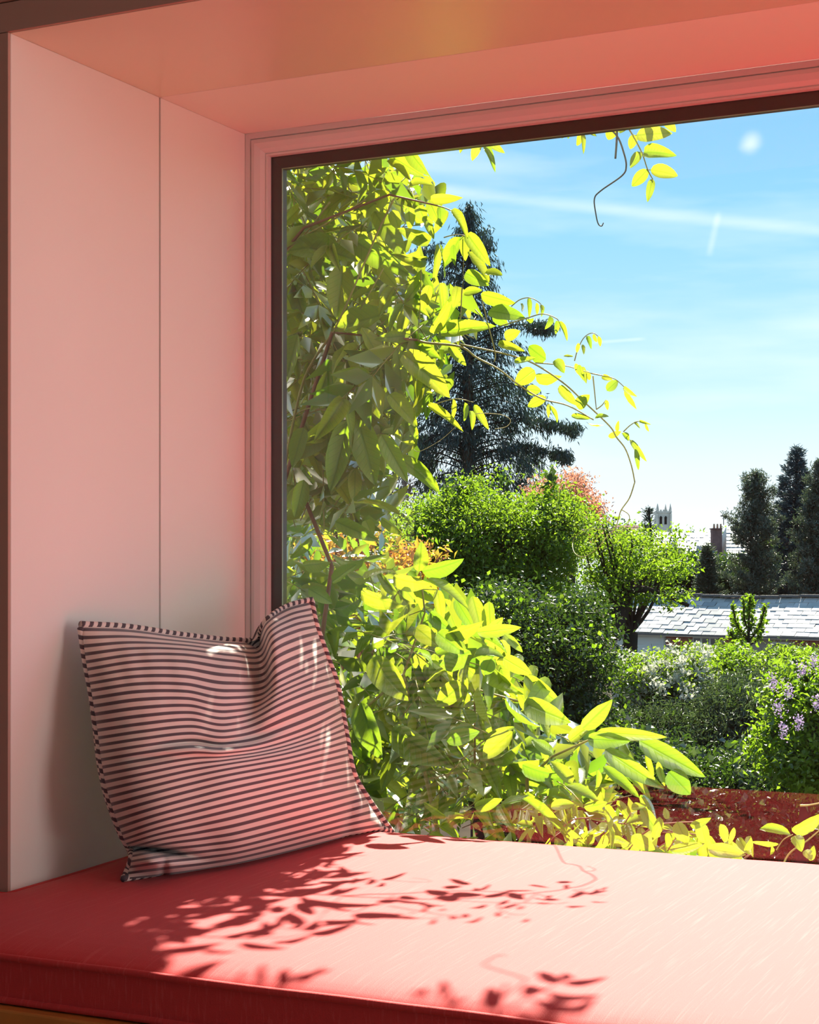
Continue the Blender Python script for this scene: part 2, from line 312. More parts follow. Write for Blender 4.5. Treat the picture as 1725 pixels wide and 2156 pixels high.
b.inputs['Roughness'].default_value = .70; b.inputs['Specular IOR Level'].default_value = .27; b.inputs['Sheen Weight'].default_value = .08; b.inputs['Sheen Roughness'].default_value = .4; b.inputs['Sheen Tint'].default_value = (1, .75, .75, 1)
wv = N.new('ShaderNodeTexNoise'); L.new(t_.outputs['Object'], wv.inputs[0]); wv.inputs['Scale'].default_value = 900
ba = N.new('ShaderNodeMath'); ba.operation = 'ADD'; L.new(wv.outputs[0], ba.inputs[0]); L.new(n1.outputs[0], ba.inputs[1])
bu = N.new('ShaderNodeBump'); bu.inputs['Strength'].default_value = .35; bu.inputs['Distance'].default_value = .0008; L.new(ba.outputs[0], bu.inputs['Height']); L.new(bu.outputs[0], b.inputs['Normal'])
M['red'] = m
CY0, CY1, CXL, CXN, CXR, CN = 1.745, 2.716, -2.12, XL+.004, XR-.006, YF-.016
def edge_z(y): return -.494+.026*(y-CY0)/(CY1-CY0)
OUT = [(CXL, CY0), (CXR, CY0), (CXR, CY1), (CXN, CY1), (CXN, CN), (CXL, CN)]
def segd(p, a, b_):
    ax, ay = a; bx, by = b_; t0 = max(0, min(1, ((p[0]-ax)*(bx-ax)+(p[1]-ay)*(by-ay))/((bx-ax)**2+(by-ay)**2))); return math.hypot(p[0]-ax-t0*(bx-ax), p[1]-ay-t0*(by-ay))
def top_z(x, y):
    d = min(segd((x, y), OUT[i], OUT[(i+1) % 6]) for i in range(6))
    return edge_z(y)-.004*math.exp(-(d/.004)**2)+.017*(1-math.exp(-d/.032))+.0015*noise.noise(Vector((x*3, y*3, 0)))
def axis(a, b_, brk, fine=.004, coarse=.03):
    s = set([round(a, 5), round(b_, 5)]+[round(q, 5) for q in brk])
    for q in [a, b_]+list(brk):
        st = 0; f = fine
        while st < .1: 
            for sgn in (-1, 1):
                if a < q+sgn*st < b_: s.add(round(q+sgn*st, 5))
            st += f; f *= 1.35
    v = a
    while v < b_: s.add(round(v, 5)); v += coarse
    v = sorted(s); out = [v[0]]
    for q in v[1:]:
        if q-out[-1] > .0018 or q in [round(z, 5) for z in brk] or q == v[-1]: out.append(q)
    return out
xs = axis(CXL, CXR, [CXN]); ys = axis(CY0, CY1, [CN])
bm = bmesh.new(); vg = {}
def gv(i, j):
    if (i, j) not in vg: vg[(i, j)] = bm.verts.new((xs[i], ys[j], top_z(xs[i], ys[j])))
    return vg[(i, j)]
for i in range(len(xs)-1):
    for j in range(len(ys)-1):
        if xs[i+1] <= CXN+1e-4 and ys[j] >= CN-1e-4: continue
        bm.faces.new((gv(i, j), gv(i+1, j), gv(i+1, j+1), gv(i, j+1)))
bm.faces.ensure_lookup_table()
be = [e_ for e_ in bm.edges if len(e_.link_faces) == 1]
r_ = bmesh.ops.extrude_edge_only(bm, edges=be); nv = [g for g in r_['geom'] if isinstance(g, bmesh.types.BMVert)]
for v in nv: v.co.z = -.552
be = [e_ for e_ in bm.edges if len(e_.link_faces) == 1]
bmesh.ops.contextual_create(bm, geom=be)
me = bpy.data.meshes.new('cushion_pad'); bm.to_mesh(me); bm.free(); smooth(me)
for p in me.polygons:
    if abs(p.normal.z) < .3 or p.normal.z < -.5: p.use_smooth = False
seat = empty('seat_cushion', 'long red woven seat cushion with piped edges, in front of the glass', 'cushion', (0, 2.2, -.56))
place(link('cushion_pad', me, None, M['red']), seat)
def outline(zf, off=0.0):
    pts = []
    for i in range(6):
        a, b_ = OUT[i], OUT[(i+1) % 6]; n = max(2, int(math.dist(a, b_)/.04))
        for j in range(n):
            t0 = j/n; x = a[0]+(b_[0]-a[0])*t0; y = a[1]+(b_[1]-a[1])*t0; pts.append(Vector((x, y+off*0, zf(y)+.0014*noise.noise(Vector((x*7, y*7, 2))))))
    return pts
tubes('piping', [(outline(edge_z), .0050)], M['red'], seat, 8, True)
tubes('piping', [(outline(lambda y: -.5485), .0045)], M['red'], seat, 8, True)
bench = empty('window_bench', 'orange brown wooden bench base beneath the red seat cushion', 'bench', (0, 2.0, ZFLOOR))
box('bench_top', M['wood'], (-2.2, XR+.3, CY0-.02, YF-.014, -.584, -.5545), bench, .003)
box('sill_board', M['wood'], (XL, XR, YF-.014, YB-.001, -.584, -.5545), bench, .001)
box('front_panel', M['wood'], (-2.2, XR+.3, CY0+.01, CY0+.03, ZFLOOR, -.584), bench, .001)

# ================================================================= PILLOW
PU = [0, .2, .4, .6, .7, .8, .9, 1]
PK = [0, 4, 9, 14, 17.5, 22, 28, 33, 37]
G = [[(168, 1316), (270, 1322), (385, 1339), (500, 1350), (538, 1347), (560, 1308), (602, 1279), (655, 1264)],
     [(178, 1386), (280, 1372), (385, 1372), (490, 1385), (548, 1388), (575, 1345), (622, 1322), (664, 1312)],
     [(192, 1462), (290, 1448), (390, 1448), (482, 1462), (550, 1456), (585, 1428), (640, 1402), (688, 1382)],
     [(205, 1546), (300, 1532), (400, 1522), (480, 1532), (532, 1520), (592, 1490), (655, 1464), (710, 1446)],
     [(212, 1600), (300, 1585), (400, 1572), (480, 1576), (540, 1568), (600, 1550), (665, 1525), (720, 1497)],
     [(226, 1670), (310, 1650), (405, 1628), (490, 1612), (550, 1602), (610, 1590), (675, 1572), (730, 1555)],
     [(258, 1762), (330, 1738), (415, 1716), (500, 1695), (560, 1680), (620, 1665), (685, 1650), (747, 1636)],
     [(276, 1808), (350, 1795), (440, 1785), (520, 1772), (590, 1754), (650, 1738), (715, 1720), (786, 1700)],
     [(258, 1858), (350, 1848), (440, 1836), (530, 1818), (600, 1802), (680, 1782), (750, 1766), (828, 1757)]]
def interp(xk, yk, x):
    """cubic Hermite through points, non-uniform"""
    n = len(xk); i = min(max(sum(1 for q in xk if q <= x)-1, 0), n-2)
    def slope(j):
        if j == 0: return (yk[1]-yk[0])/(xk[1]-xk[0])
        if j == n-1: return (yk[-1]-yk[-2])/(xk[-1]-xk[-2])
        a = (yk[j]-yk[j-1])/(xk[j]-xk[j-1]); c = (yk[j+1]-yk[j])/(xk[j+1]-xk[j]); h0 = xk[j]-xk[j-1]; h1 = xk[j+1]-xk[j]; return (a*h1+c*h0)/(h0+h1)
    h = xk[i+1]-xk[i]; s = (x-xk[i])/h; m0, m1 = slope(i)*h, slope(i+1)*h
    return (2*s**3-3*s*s+1)*yk[i]+(s**3-2*s*s+s)*m0+(-2*s**3+3*s*s)*yk[i+1]+(s**3-s*s)*m1
VK = [k/37 for k in PK]
def gpx(u, v):
    row = [(interp(PU, [q[0] for q in r], u), interp(PU, [q[1] for q in r], u)) for r in G]
    return interp(VK, [q[0] for q in row], v), interp(VK, [q[1] for q in row], v)
def xbase(u, v):
    a = -1.650+.150*u; b_ = -1.528+.153*u; return a+(b_-a)*v
def gs(x, s): return math.exp(-(x/s)**2)
def bulge(u, v):
    e_ = (max(0, 1-abs(2*u-1)**2.6)*max(0, 1-abs(2*v-1)**2.6))**.55
    b_ = .088*e_
    b_ -= .050*gs(u-(.70-.10*max(0, v-.25)), .050)*max(0, 1-v/.46)**.7*min(1, e_*3+.3)
    b_ += .020*gs(u-.80, .06)*max(0, 1-v/.55)
    b_ -= .015*gs(v-(.455+.05*(u-.5)**2-.10*max(0, u-.55)), .014)*gs(u-.50, .24)*e_
    b_ += .009*gs(v-(.49-.10*max(0, u-.55)), .022)*gs(u-.45, .26)*e_
    b_ -= .011*gs(v-(.50+.05*(u-.3)), .016)*gs(u-.22, .13)
    b_ -= .060*gs((v-.828)-.28*u, .016)*gs(u-.10, .16)
    b_ += .034*gs((v-.90)-.20*u, .030)*gs(u-.12, .13)-.012*gs(u-.19, .018)*gs(v-.96, .05)
    b_ -= .013*gs((u-.93)+.55*(v-.90), .016)*gs(v-.88, .10)
    b_ += (.0022*noise.noise(Vector((u*6, v*9, 3)))+.0018*noise.noise(Vector((u*20, v*7, 9)))*gs(v, .35))*min(1, e_*2)
    return b_
NG = 96
pV = []; pF = []; pUV = []
for j in range(NG+1):
    for i in range(NG+1):
        u, v = i/NG, j/NG; x, y = gpx(u, v); p = at_X(x, y, xbase(u, v)+bulge(u, v)); pV.append(p); pUV.append((u, v))
off = len(pV)
for j in range(NG+1):
    for i in range(NG+1):
        u, v = i/NG, j/NG; x, y = gpx(u, v); p = at_X(x, y, xbase(u, v)); e_ = (max(0, 1-abs(2*u-1)**2.6)*max(0, 1-abs(2*v-1)**2.6))**.55
        p.x = max(p.x-.06*e_, XL+.004+.01*(1-e_)*0); pV.append(p); pUV.append((u, v))
for p in pV:
    if p.y > 2.722: p.y = 2.722
    fl = top_z(p.x, p.y)+.0045
    if p.z < fl: p.z = fl
W = NG+1
for j in range(NG):
    for i in range(NG):
        a = j*W+i; pF.append((a, a+W, a+W+1, a+1)); a += off; pF.append((a, a+1, a+W+1, a+W))
me = bpy.data.meshes.new('pillow_cover'); me.from_pydata(pV, [], pF); ul = me.uv_layers.new(name='UVMap')
uvs = np.array([pUV[l.vertex_index] for l in me.loops]).reshape(-1); ul.data.foreach_set('uv', uvs); smooth(me)
m, N, L, o = mat('striped_ticking'); b = N.new('ShaderNodeBsdfPrincipled'); L.new(b.outputs[0], o.inputs[0])
uvn = N.new('ShaderNodeUVMap'); sp = N.new('ShaderNodeSeparateXYZ'); L.new(uvn.outputs[0], sp.inputs[0])
k1 = N.new('ShaderNodeMath'); k1.operation = 'MULTIPLY'; L.new(sp.outputs['Y'], k1.inputs[0]); k1.inputs[1].default_value = 37
k2 = N.new('ShaderNodeMath'); k2.operation = 'FRACT'; L.new(k1.outputs[0], k2.inputs[0])
k3 = N.new('ShaderNodeMath'); k3.operation = 'SUBTRACT'; L.new(k2.outputs[0], k3.inputs[0]); k3.inputs[1].default_value = .5
k4 = N.new('ShaderNodeMath'); k4.operation = 'ABSOLUTE'; L.new(k3.outputs[0], k4.inputs[0])
k5 = N.new('ShaderNodeMapRange'); L.new(k4.outputs[0], k5.inputs[0]); k5.inputs[1].default_value = .18; k5.inputs[2].default_value = .25
def stripecol(fac):
    c = N.new('ShaderNodeMixRGB'); L.new(fac, c.inputs[0]); c.inputs[1].default_value = (.10, .075, .085, 1); c.inputs[2].default_value = (.82, .72, .64, 1); return c
c = stripecol(k5.outputs[0]); L.new(c.outputs[0], b.inputs['Base Color']); b.inputs['Roughness'].default_value = .75; b.inputs['Sheen Weight'].default_value = .25
t2 = N.new('ShaderNodeTexCoord'); n2 = N.new('ShaderNodeTexNoise'); n2.inputs['Scale'].default_value = 700; L.new(t2.outputs['Object'], n2.inputs[0]); bu = N.new('ShaderNodeBump'); bu.inputs['Strength'].default_value = .25; bu.inputs['Distance'].default_value = .0006; L.new(n2.outputs[0], bu.inputs['Height']); L.new(bu.outputs[0], b.inputs['Normal'])
M['stripe'] = m
pillow = empty('throw_pillow', 'cream pillow with narrow grey brown stripes, slumped on the red seat cushion', 'pillow', (-1.5, 2.4, -.47))
place(link('pillow_cover', me, None, M['stripe']), pillow)
m, N, L, o = mat('twisted_piping'); b = N.new('ShaderNodeBsdfPrincipled'); L.new(b.outputs[0], o.inputs[0]); b.inputs['Roughness'].default_value = .75
uvn = N.new('ShaderNodeUVMap'); sp = N.new('ShaderNodeSeparateXYZ'); L.new(uvn.outputs[0], sp.inputs[0])
k1 = N.new('ShaderNodeMath'); k1.operation = 'MULTIPLY_ADD'; L.new(sp.outputs['X'], k1.inputs[0]); k1.inputs[1].default_value = 66; L.new(sp.outputs['Y'], k1.inputs[2])
k2 = N.new('ShaderNodeMath'); k2.operation = 'FRACT'; L.new(k1.outputs[0], k2.inputs[0]); k5 = N.new('ShaderNodeMapRange'); L.new(k2.outputs[0], k5.inputs[0]); k5.inputs[1].default_value = .44; k5.inputs[2].default_value = .54
c = stripecol(k5.outputs[0]); L.new(c.outputs[0], b.inputs['Base Color']); M['rope'] = m
bl = [pV[i] for i in range(W)]+[pV[j*W+NG] for j in range(1, W)]+[pV[NG*W+i] for i in range(NG-1, -1, -1)]+[pV[j*W] for j in range(NG-1, 0, -1)]
bl = [Vector(p)+Vector((.001, 0, .001)) for p in bl]
tubes('piping', [(bl, .0056)], M['rope'], pillow, 8, True, True)

# ================================================================= NEAR LEAVES
def leaf_mesh(name, curl, fold, wav, seed, m):
    ts = [0, .07, .2, .36, .52, .68, .82, .93, 1]; V = []; UV = []
    rr = random.Random(seed)
    for i, tt in enumerate(ts):
        w = .5*(tt**.52)*((1-tt)**.82)/.4386 if 0 < tt < 1 else 0.0
        zc = -curl*tt*tt+.06*math.sin(tt*3)*fold
        V.append((tt, 0, zc)); UV.append((tt, 0))
        if 0 < tt < 1:
            for s in (1, -1): V.append((tt, s*w, zc+fold*w*.55+wav*math.sin(tt*13+s+rr.random()*3)*.03)); UV.append((tt, s*w*2*.5))
    F = []
    def c(i): return 0 if i == 0 else 1+(i-1)*3
    n = len(ts)
    for i in range(n-1):
        a, b_ = c(i), c(i+1)
        if i == 0: F += [(a, b_, b_+1), (a, b_+2, b_)]
        elif i == n-2: F += [(a, b_, a+1), (a, a+2, b_)]
        else: F += [(a, b_, b_+1, a+1), (a, a+2, b_+2, b_)]
    me = bpy.data.meshes.new(name); me.from_pydata(V, [], F); u = me.uv_layers.new(name='UVMap')
    for l in me.loops: u.data[l.index].uv = UV[l.vertex_index]
    smooth(me); me.materials.append(m); return me
LM = {}
for key, mm in (('w', 'wisteria'), ('b', 'broad')):
    LM[key] = [leaf_mesh('leaf', *p, i, M[mm]) for i, p in enumerate([(.10, .5, .4), (.22, .7, .6), (.04, .25, .8), (.32, .9, .5), (-.08, .5, .7), (.16, 1.3, .9)])]
def put_leaf(parent, base, tip, width, nrm, key='w', var=None):
    base = Vector(base); tip = Vector(tip); d = tip-base; L_ = d.length
    if L_ < 1e-4: return
    d.normalize(); n = (nrm-d*nrm.dot(d)); n = n.normalized() if n.length > 1e-4 else d.orthogonal().normalized(); s = n.cross(d)
    me = LM[key][R.randrange(6) if var is None else var]; o = bpy.data.objects.new('leaf', me); C.objects.link(o)
    o.parent = parent; o.matrix_parent_inverse = Matrix.Translation(-Vector(parent.location))
    mt = Matrix((( *(d*L_), 0), (*(s*width), 0), (*(n*L_), 0), (0, 0, 0, 1))).transposed(); mt[0][3], mt[1][3], mt[2][3] = base
    o.matrix_basis = mt
def rv(a=1.0): return Vector((R.gauss(0, a), R.gauss(0, a), R.gauss(0, a)))
def trace(parent, items, Y, key='w', jit=.05, tilt=.35):
    """items: base px, base py, tip px, tip py, width px; placed at real depth Y beyond the glass"""
    for it in items:
        x0, y0, x1, y1, w = it[:5]; yy = it[5] if len(it) > 5 else Y+R.uniform(-jit, jit)
        a = at_Y(x0, y0, yy); b_ = at_Y(x1, y1, yy+R.uniform(-.02, .02)); sc = a.dot(FW)/FPX
        put_leaf(parent, a, b_, w*sc*1.12, (-FW+rv(tilt)).normalized(), key, R.choice((0, 1, 2, 4)))
def vline(P, Y, r, n=6):
    """stem traced through pixel points at depth Y; r in mm"""
    pts = spline([at_Y(p[0], p[1], (p[2] if len(p) > 2 else Y)) for p in P], n); k = len(pts)
    r0, r1 = (r if hasattr(r, '__len__') else (r, r*.55)); return (pts, [(r0+(r1-r0)*i/(k-1))/1000 for i in range(k)])
def inpoly(x, y, P):
    c_ = False; j = len(P)-1
    for i in range(len(P)):
        if (P[i][1] > y) != (P[j][1] > y) and x < (P[j][0]-P[i][0])*(y-P[i][1])/(P[j][1]-P[i][1])+P[i][0]: c_ = not c_
        j = i
    return c_
def sprays(poly, n, Y0, Y1, size, lean, key='w', hang=.5, pairs=(3, 5)):
    """compound leaves: a rachis with opposite leaflets and one at the tip; returns leaves and stems"""
    xs_ = [p[0] for p in poly]; ys_ = [p[1] for p in poly]; leaves, stems, k = [], [], 0
    while k < n:
        x, y = R.uniform(min(xs_), max(xs_)), R.uniform(min(ys_), max(ys_))
        if not inpoly(x, y, poly): continue
        k += 1; Y = R.uniform(Y0, Y1); p = at_Y(x, y, Y)
        d = (RT*(lean[0]+R.gauss(0, .5))+Vector((0, 0, lean[1]+R.gauss(0, .35)))-FW*R.uniform(-.2, .5)).normalized()
        S = size*R.uniform(.75, 1.2); np_ = R.randint(*pairs); seg = S*.42; pts = [p.copy()]; q = p.copy()
        side0 = rv(.6)-FW*.4+Vector((0, 0, .5)); nn = (side0-d*side0.dot(d)).normalized()
        for i in range(np_):
            q = q+d*seg; d = (d+Vector((0, 0, -hang*.18))).normalized(); pts.append(q.copy()); s = nn.cross(d)
            for sg in (1, -1):
                ld = (s*sg*.95+d*.45+Vector((0, 0, -hang*R.uniform(.3, 1.1)))+rv(.12)).normalized(); ll = S*(.75+.25*math.sin(i/np_*3))*R.uniform(.85, 1.1)
                leaves.append((q.copy(), q+ld*ll, ll*R.uniform(.32, .42), (nn+rv(.25)).normalized()))
        ll = S*R.uniform(.9, 1.15); leaves.append((q.copy(), q+(d+rv(.1)).normalized()*ll, ll*.4, (nn+rv(.2)).normalized()))
        kp = []
        for q in pts:
            if not inpoly(*to_px(q), poly) or q.y < 2.83: break
            kp.append(q)
        if len(kp) > 1: stems.append((kp, [.0012]*len(kp)))
    ok = []
    for l in leaves:
        mx_, my_ = to_px(l[1])
        if inpoly(mx_, my_, poly) and l[0].y > 2.83 and l[1].y > 2.83: ok.append(l)
    return ok, stems
def leaves_to_cloud(name, ls, m, parent):
    P = np.array([l[0][:] for l in ls]); T = np.array([l[1][:] for l in ls]); D = T-P; Ln = np.linalg.norm(D, axis=1)
    return cloud(name, P, D, np.array([l[3][:] for l in ls]), Ln, np.array([l[2] for l in ls])*1.05, m, parent, .10, kind='stuff')

# ---- the wisteria on the left: traced arching shoots, leafy mass behind them
vine = empty('wisteria_vine', 'large yellow-green wisteria with long arching shoots, filling the upper left of the window', 'vine', (-1.95, 3.1, -3.5))
A = [(907, 419, 971, 417, 22), (942, 443, 914, 490, 20), (900, 464, 914, 502, 14), (926, 436, 930, 475, 22), (949, 443, 987, 492, 20), (983, 492, 1030, 555, 29), (978, 496, 980, 548, 22), (970, 499, 937, 565, 32),
     (926, 513, 938, 586, 22), (921, 513, 914, 597, 18), (955, 515, 958, 560, 15), (985, 530, 1027, 600, 26), (980, 575, 1028, 600, 30), (1022, 574, 1060, 583, 22), (1013, 619, 1088, 635, 31), (978, 617, 1018, 612, 20),
     (964, 603, 957, 645, 24), (1029, 655, 1105, 668, 34), (1039, 662, 1072, 684, 24), (928, 700, 1034, 683, 34), (907, 700, 952, 638, 22), (945, 729, 982, 770, 20), (1050, 722, 1109, 741, 17), (1063, 711, 1095, 697, 24),
     (1150, 757, 1112, 729, 36), (1083, 762, 1128, 753, 13), (1126, 779, 1084, 810, 34), (1128, 791, 1180, 798, 28), (1109, 819, 1140, 823, 22), (1150, 836, 1110, 856, 22), (1156, 854, 1178, 890, 10), (1156, 850, 1155, 880, 9),
     (1178, 812, 1215, 854, 20), (1215, 857, 1244, 830, 26), (1203, 875, 1243, 883, 13), (1239, 891, 1272, 896, 9), (1167, 759, 1190, 782, 24), (1212, 765, 1222, 792, 11), (1219, 768, 1229, 801, 12), (1227, 772, 1236, 809, 12), (1236, 780, 1243, 803, 10),
     (1278, 823, 1302, 800, 20), (1268, 792, 1290, 800, 12), (1314, 814, 1340, 835, 11), (1316, 820, 1341, 863, 12), (1277, 842, 1280, 864, 9), (1281, 919, 1309, 909, 14), (1253, 881, 1281, 875, 13), (1300, 908, 1304, 884, 9),
     (1310, 912, 1328, 928, 13), (1328, 926, 1362, 972, 12), (1338, 945, 1345, 990, 11), (1335, 889, 1348, 901, 6), (1347, 886, 1368, 893, 6), (1359, 890, 1367, 908, 6),
     (1097, 638, 1098, 658, 9), (1113, 628, 1116, 667, 10), (1130, 637, 1130, 661, 9), (1138, 642, 1143, 664, 10), (1159, 666, 1152, 692, 15), (1173, 675, 1171, 704, 12), (1177, 677, 1197, 715, 11), (1112, 676, 1125, 668, 12),
     (1236, 708, 1246, 732, 10), (1250, 703, 1257, 722, 8), (1260, 708, 1265, 730, 9), (1218, 722, 1215, 743, 9), (1227, 725, 1230, 746, 8), (1187, 750, 1208, 750, 6),
     (900, 854, 972, 899, 18), (979, 847, 975, 886, 15), (990, 865, 997, 902, 14), (999, 852, 1029, 904, 16), (954, 840, 947, 886, 16), (871, 926, 846, 933, 24), (865, 893, 880, 925, 16),
     (860, 312, 900, 369, 28), (830, 333, 892, 371, 28), (815, 339, 866, 387, 22), (862, 395, 906, 381, 22), (827, 442, 841, 485, 28), (860, 436, 865, 484, 22), (881, 433, 897, 469, 25), (894, 460, 913, 503, 13), (903, 421, 930, 478, 26),
     (821, 402, 756, 457, 40), (788, 445, 854, 546, 46), (749, 508, 860, 580, 46), (712, 511, 607, 530, 50), (722, 559, 710, 674, 56), (652, 523, 749, 541, 40), (809, 662, 706, 698, 55), (761, 689, 818, 788, 40),
     (848, 746, 946, 828, 52), (836, 713, 927, 752, 36), (887, 568, 853, 609, 22), (890, 577, 915, 620, 16), (888, 590, 855, 640, 22), (905, 600, 890, 655, 24), (942, 632, 912, 698, 20), (628, 704, 607, 812, 50), (800, 560, 835, 605, 30),
     (735, 883, 699, 1037, 50), (753, 883, 790, 1020, 58), (699, 872, 609, 980, 48), (803, 915, 860, 1016, 38), (839, 962, 925, 1041, 36), (760, 1059, 842, 1091, 30), (803, 1091, 858, 1125, 20), (706, 1098, 796, 1138, 32), (770, 1095, 785, 1130, 26),
     (640, 900, 615, 985, 38), (690, 780, 660, 870, 34), (760, 800, 800, 880, 36), (820, 830, 880, 905, 36), (700, 1000, 745, 1075, 34), (640, 1010, 620, 1090, 34), (620, 600, 645, 690, 34), (655, 1130, 610, 1170, 26)]
trace(vine, A, 3.0)
stems = [vline([(880, 716), (900, 722), (970, 730), (1004, 753), (1050, 777), (1095, 812), (1143, 840), (1196, 854), (1250, 884)], 3.0, (2.6, 1.2)),
         vline([(970, 725), (1067, 746), (1123, 765), (1185, 805), (1227, 843), (1283, 896), (1298, 920), (1317, 945), (1330, 981), (1337, 1015)], 3.0, (1.8, 1.3)),
         vline([(1337, 1015), (1326, 1048), (1309, 1073), (1303, 1090), (1295, 1115), (1281, 1126), (1259, 1154), (1231, 1172, 3.2), (1211, 1165, 3.3), (1206, 1145, 3.4), (1214, 1126, 3.4), (1237, 1115, 3.35), (1292, 1116, 3.2), (1320, 1130, 3.2)], 3.0, (1.3, .6)),
         vline([(1309, 1073), (1325, 1085), (1322, 1105), (1308, 1122)], 3.0, (1.0, .6)),
         vline([(1013, 623), (1029, 687), (1043, 743), (1041, 762)], 3.0, (1.3, 1.2)), vline([(973, 607), (968, 722)], 3.0, 1.4), vline([(978, 490), (975, 607)], 3.01, 1.1),
         vline([(1077, 645), (1095, 631), (1116, 627), (1137, 638), (1143, 652)], 3.0, (1.1, .7)), vline([(1053, 687), (1109, 670), (1143, 661), (1171, 670), (1178, 680)], 3.0, (1.3, .8)),
         vline([(1210, 760), (1217, 736), (1230, 711), (1248, 701), (1263, 711)], 3.0, (1.2, .7)), vline([(921, 433), (945, 441), (970, 457), (983, 492)], 3.0, (1.4, .9)),
         vline([(1245, 786), (1273, 792), (1295, 798), (1316, 816)], 3.0, (1.2, .8)), vline([(1249, 792), (1256, 862)], 3.0, 1.5), vline([(1256, 862), (1268, 853), (1276, 842)], 3.0, 1.2),
         vline([(1313, 909), (1328, 895), (1345, 887), (1367, 893)], 3.0, (1.1, .6)), vline([(1310, 912), (1326, 926), (1340, 950)], 3.0, .9), vline([(1128, 764), (1190, 770), (1245, 786)], 3.0, 1.3),
         vline([(900, 857), (957, 840), (997, 847)], 3.0, (1.2, .8)), vline([(935, 500), (960, 494), (983, 497)], 3.0, 1.2), vline([(887, 568), (885, 640), (880, 715)], 3.0, 1.3),
         vline([(830, 418), (791, 499), (734, 632), (701, 701)], 2.98, (2.0, 1.7)), vline([(808, 565), (758, 653)], 2.98, 1.4), vline([(770, 421), (701, 463), (634, 502), (596, 538)], 3.0, (1.8, 1.8)),
         vline([(695, 425), (655, 478), (600, 545)], 3.02, 2.2), vline([(701, 701), (640, 800), (600, 980)], 3.02, (2.5, 3)), vline([(740, 880), (650, 860), (590, 900)], 3.02, 1.8)]
tubes('shoot', stems, M['stem'], vine, 6)
tubes('tendril', [vline([(1000, 872), (1017, 870), (1056, 873), (1075, 884), (1067, 898), (1042, 903)], 3.0, (.8, .5)), vline([(870, 945), (885, 950), (930, 925), (965, 893)], 3.0, .7)], M['tendril'], vine, 5)
tubes('woody_stem', [([(-1.95, 3.1, -3.5), (-1.93, 3.08, -1.5), at_Y(699, 1192, 3.1), at_Y(670, 1120, 3.08), at_Y(645, 1059, 3.05)], [.012, .010, .0045, .0045, .0042]),
      ([(-1.95, 3.1, -1.5), (-1.93, 3.05, -.2), (-1.9, 3.0, .5), (-1.85, 3.0, 1.2), (-1.2, 3.05, 1.35), (-.6, 3.0, 1.3), (-.2, 3.0, 1.32)], [.012, .01, .009, .008, .006, .005, .004]),
      ([(-1.93, 3.05, -.2), at_Y(700, 700, 3.02), at_Y(880, 716, 3.0)], [.006, .004, .0026]), ([(-1.9, 3.0, .5), at_Y(640, 480, 3.0), at_Y(820, 410, 3.0), at_Y(921, 433, 3.0)], [.006, .003, .0022, .0015])], M['stem_brown'], vine, 7)
MA = [(560, 300), (700, 300), (800, 300), (870, 300), (895, 335), (885, 375), (915, 400), (930, 440), (915, 475), (880, 480), (835, 480), (800, 470), (850, 560), (862, 590), (900, 580), (925, 560), (950, 600), (1000, 640), (1030, 670), (1020, 720), (950, 740), (945, 800), (930, 850), (900, 890), (850, 900), (870, 960), (895, 1010), (840, 1010), (800, 1020), (825, 1080), (850, 1115), (790, 1140), (700, 1130), (560, 1100)]
ls, st = sprays(MA, 75, 3.03, 3.25, .080, (.35, -.25))
lu, su = sprays([(480, 60), (800, 20), (800, 330), (480, 330)], 120, 2.90, 3.35, .085, (.2, -.2))
lu3, su3 = sprays([(690, 90), (872, 110), (866, 298), (700, 320)], 130, 2.88, 3.25, .085, (.1, -.2)); lu += lu3; su += su3
lu4, su4 = sprays([(540, 300), (730, 300), (790, 1000), (840, 1300), (540, 1300)], 170, 3.9, 5.0, .09, (.2, -.3)); lu += lu4; su += su4
lu5, su5 = sprays([(550, 520), (760, 520), (760, 860), (550, 860)], 55, 3.1, 3.5, .085, (.2, -.2)); lu += lu5; su += su5
lu2, su2 = sprays([(300, 150), (590, 100), (590, 1300), (300, 1300)], 130, 2.9, 3.7, .09, (.2, -.2))
R.shuffle(ls)
nA = 295-len(A)
for l in ls[:nA]: put_leaf(vine, *l)
ls2, st2 = sprays([(p[0] if p[0] < 700 else p[0]-12, p[1]) for p in MA], 300, 3.12, 4.1, .085, (.3, -.3))
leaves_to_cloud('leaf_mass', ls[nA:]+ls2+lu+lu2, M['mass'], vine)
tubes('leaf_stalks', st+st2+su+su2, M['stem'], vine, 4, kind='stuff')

# ---- sprays hanging over the head of the window
def hang(label, items, lines, tip, mats='stem'):
    t_ = empty('wisteria_spray', label, 'leaf spray', at_Y(*tip, 2.98), group=None)
    trace(t_, items, 2.98, 'w', .015, .15); tubes('shoot', lines, M[mats], t_, 6); return t_
hang('short drooping five-leaf spray poking below the window head, left of the other hanging sprays', [(1015, 290, 1063, 322, 18), (1011, 294, 994, 339, 20), (1018, 308, 1044, 353, 15), (987, 288, 964, 325, 13), (954, 290, 945, 306, 8)],
     [vline([(1002, 255), (1012, 288), (1019, 312)], 2.98, 1.2), vline([(1002, 255), (975, 270), (955, 290)], 2.98, 1.0)], (1002, 255))
hang('small tuft of narrow folded leaves just under the window head, between two longer sprays', [(1203, 268, 1182, 293, 13), (1197, 268, 1196, 294, 11), (1210, 271, 1175, 278, 7), (1222, 273, 1217, 311, 14), (1225, 280, 1230, 322, 10), (1227, 271, 1258, 289, 12), (1230, 265, 1262, 262, 8)],
     [vline([(1215, 230), (1220, 255), (1225, 282)], 2.98, 1.2), vline([(1220, 255), (1200, 265)], 2.98, .9)], (1215, 230))
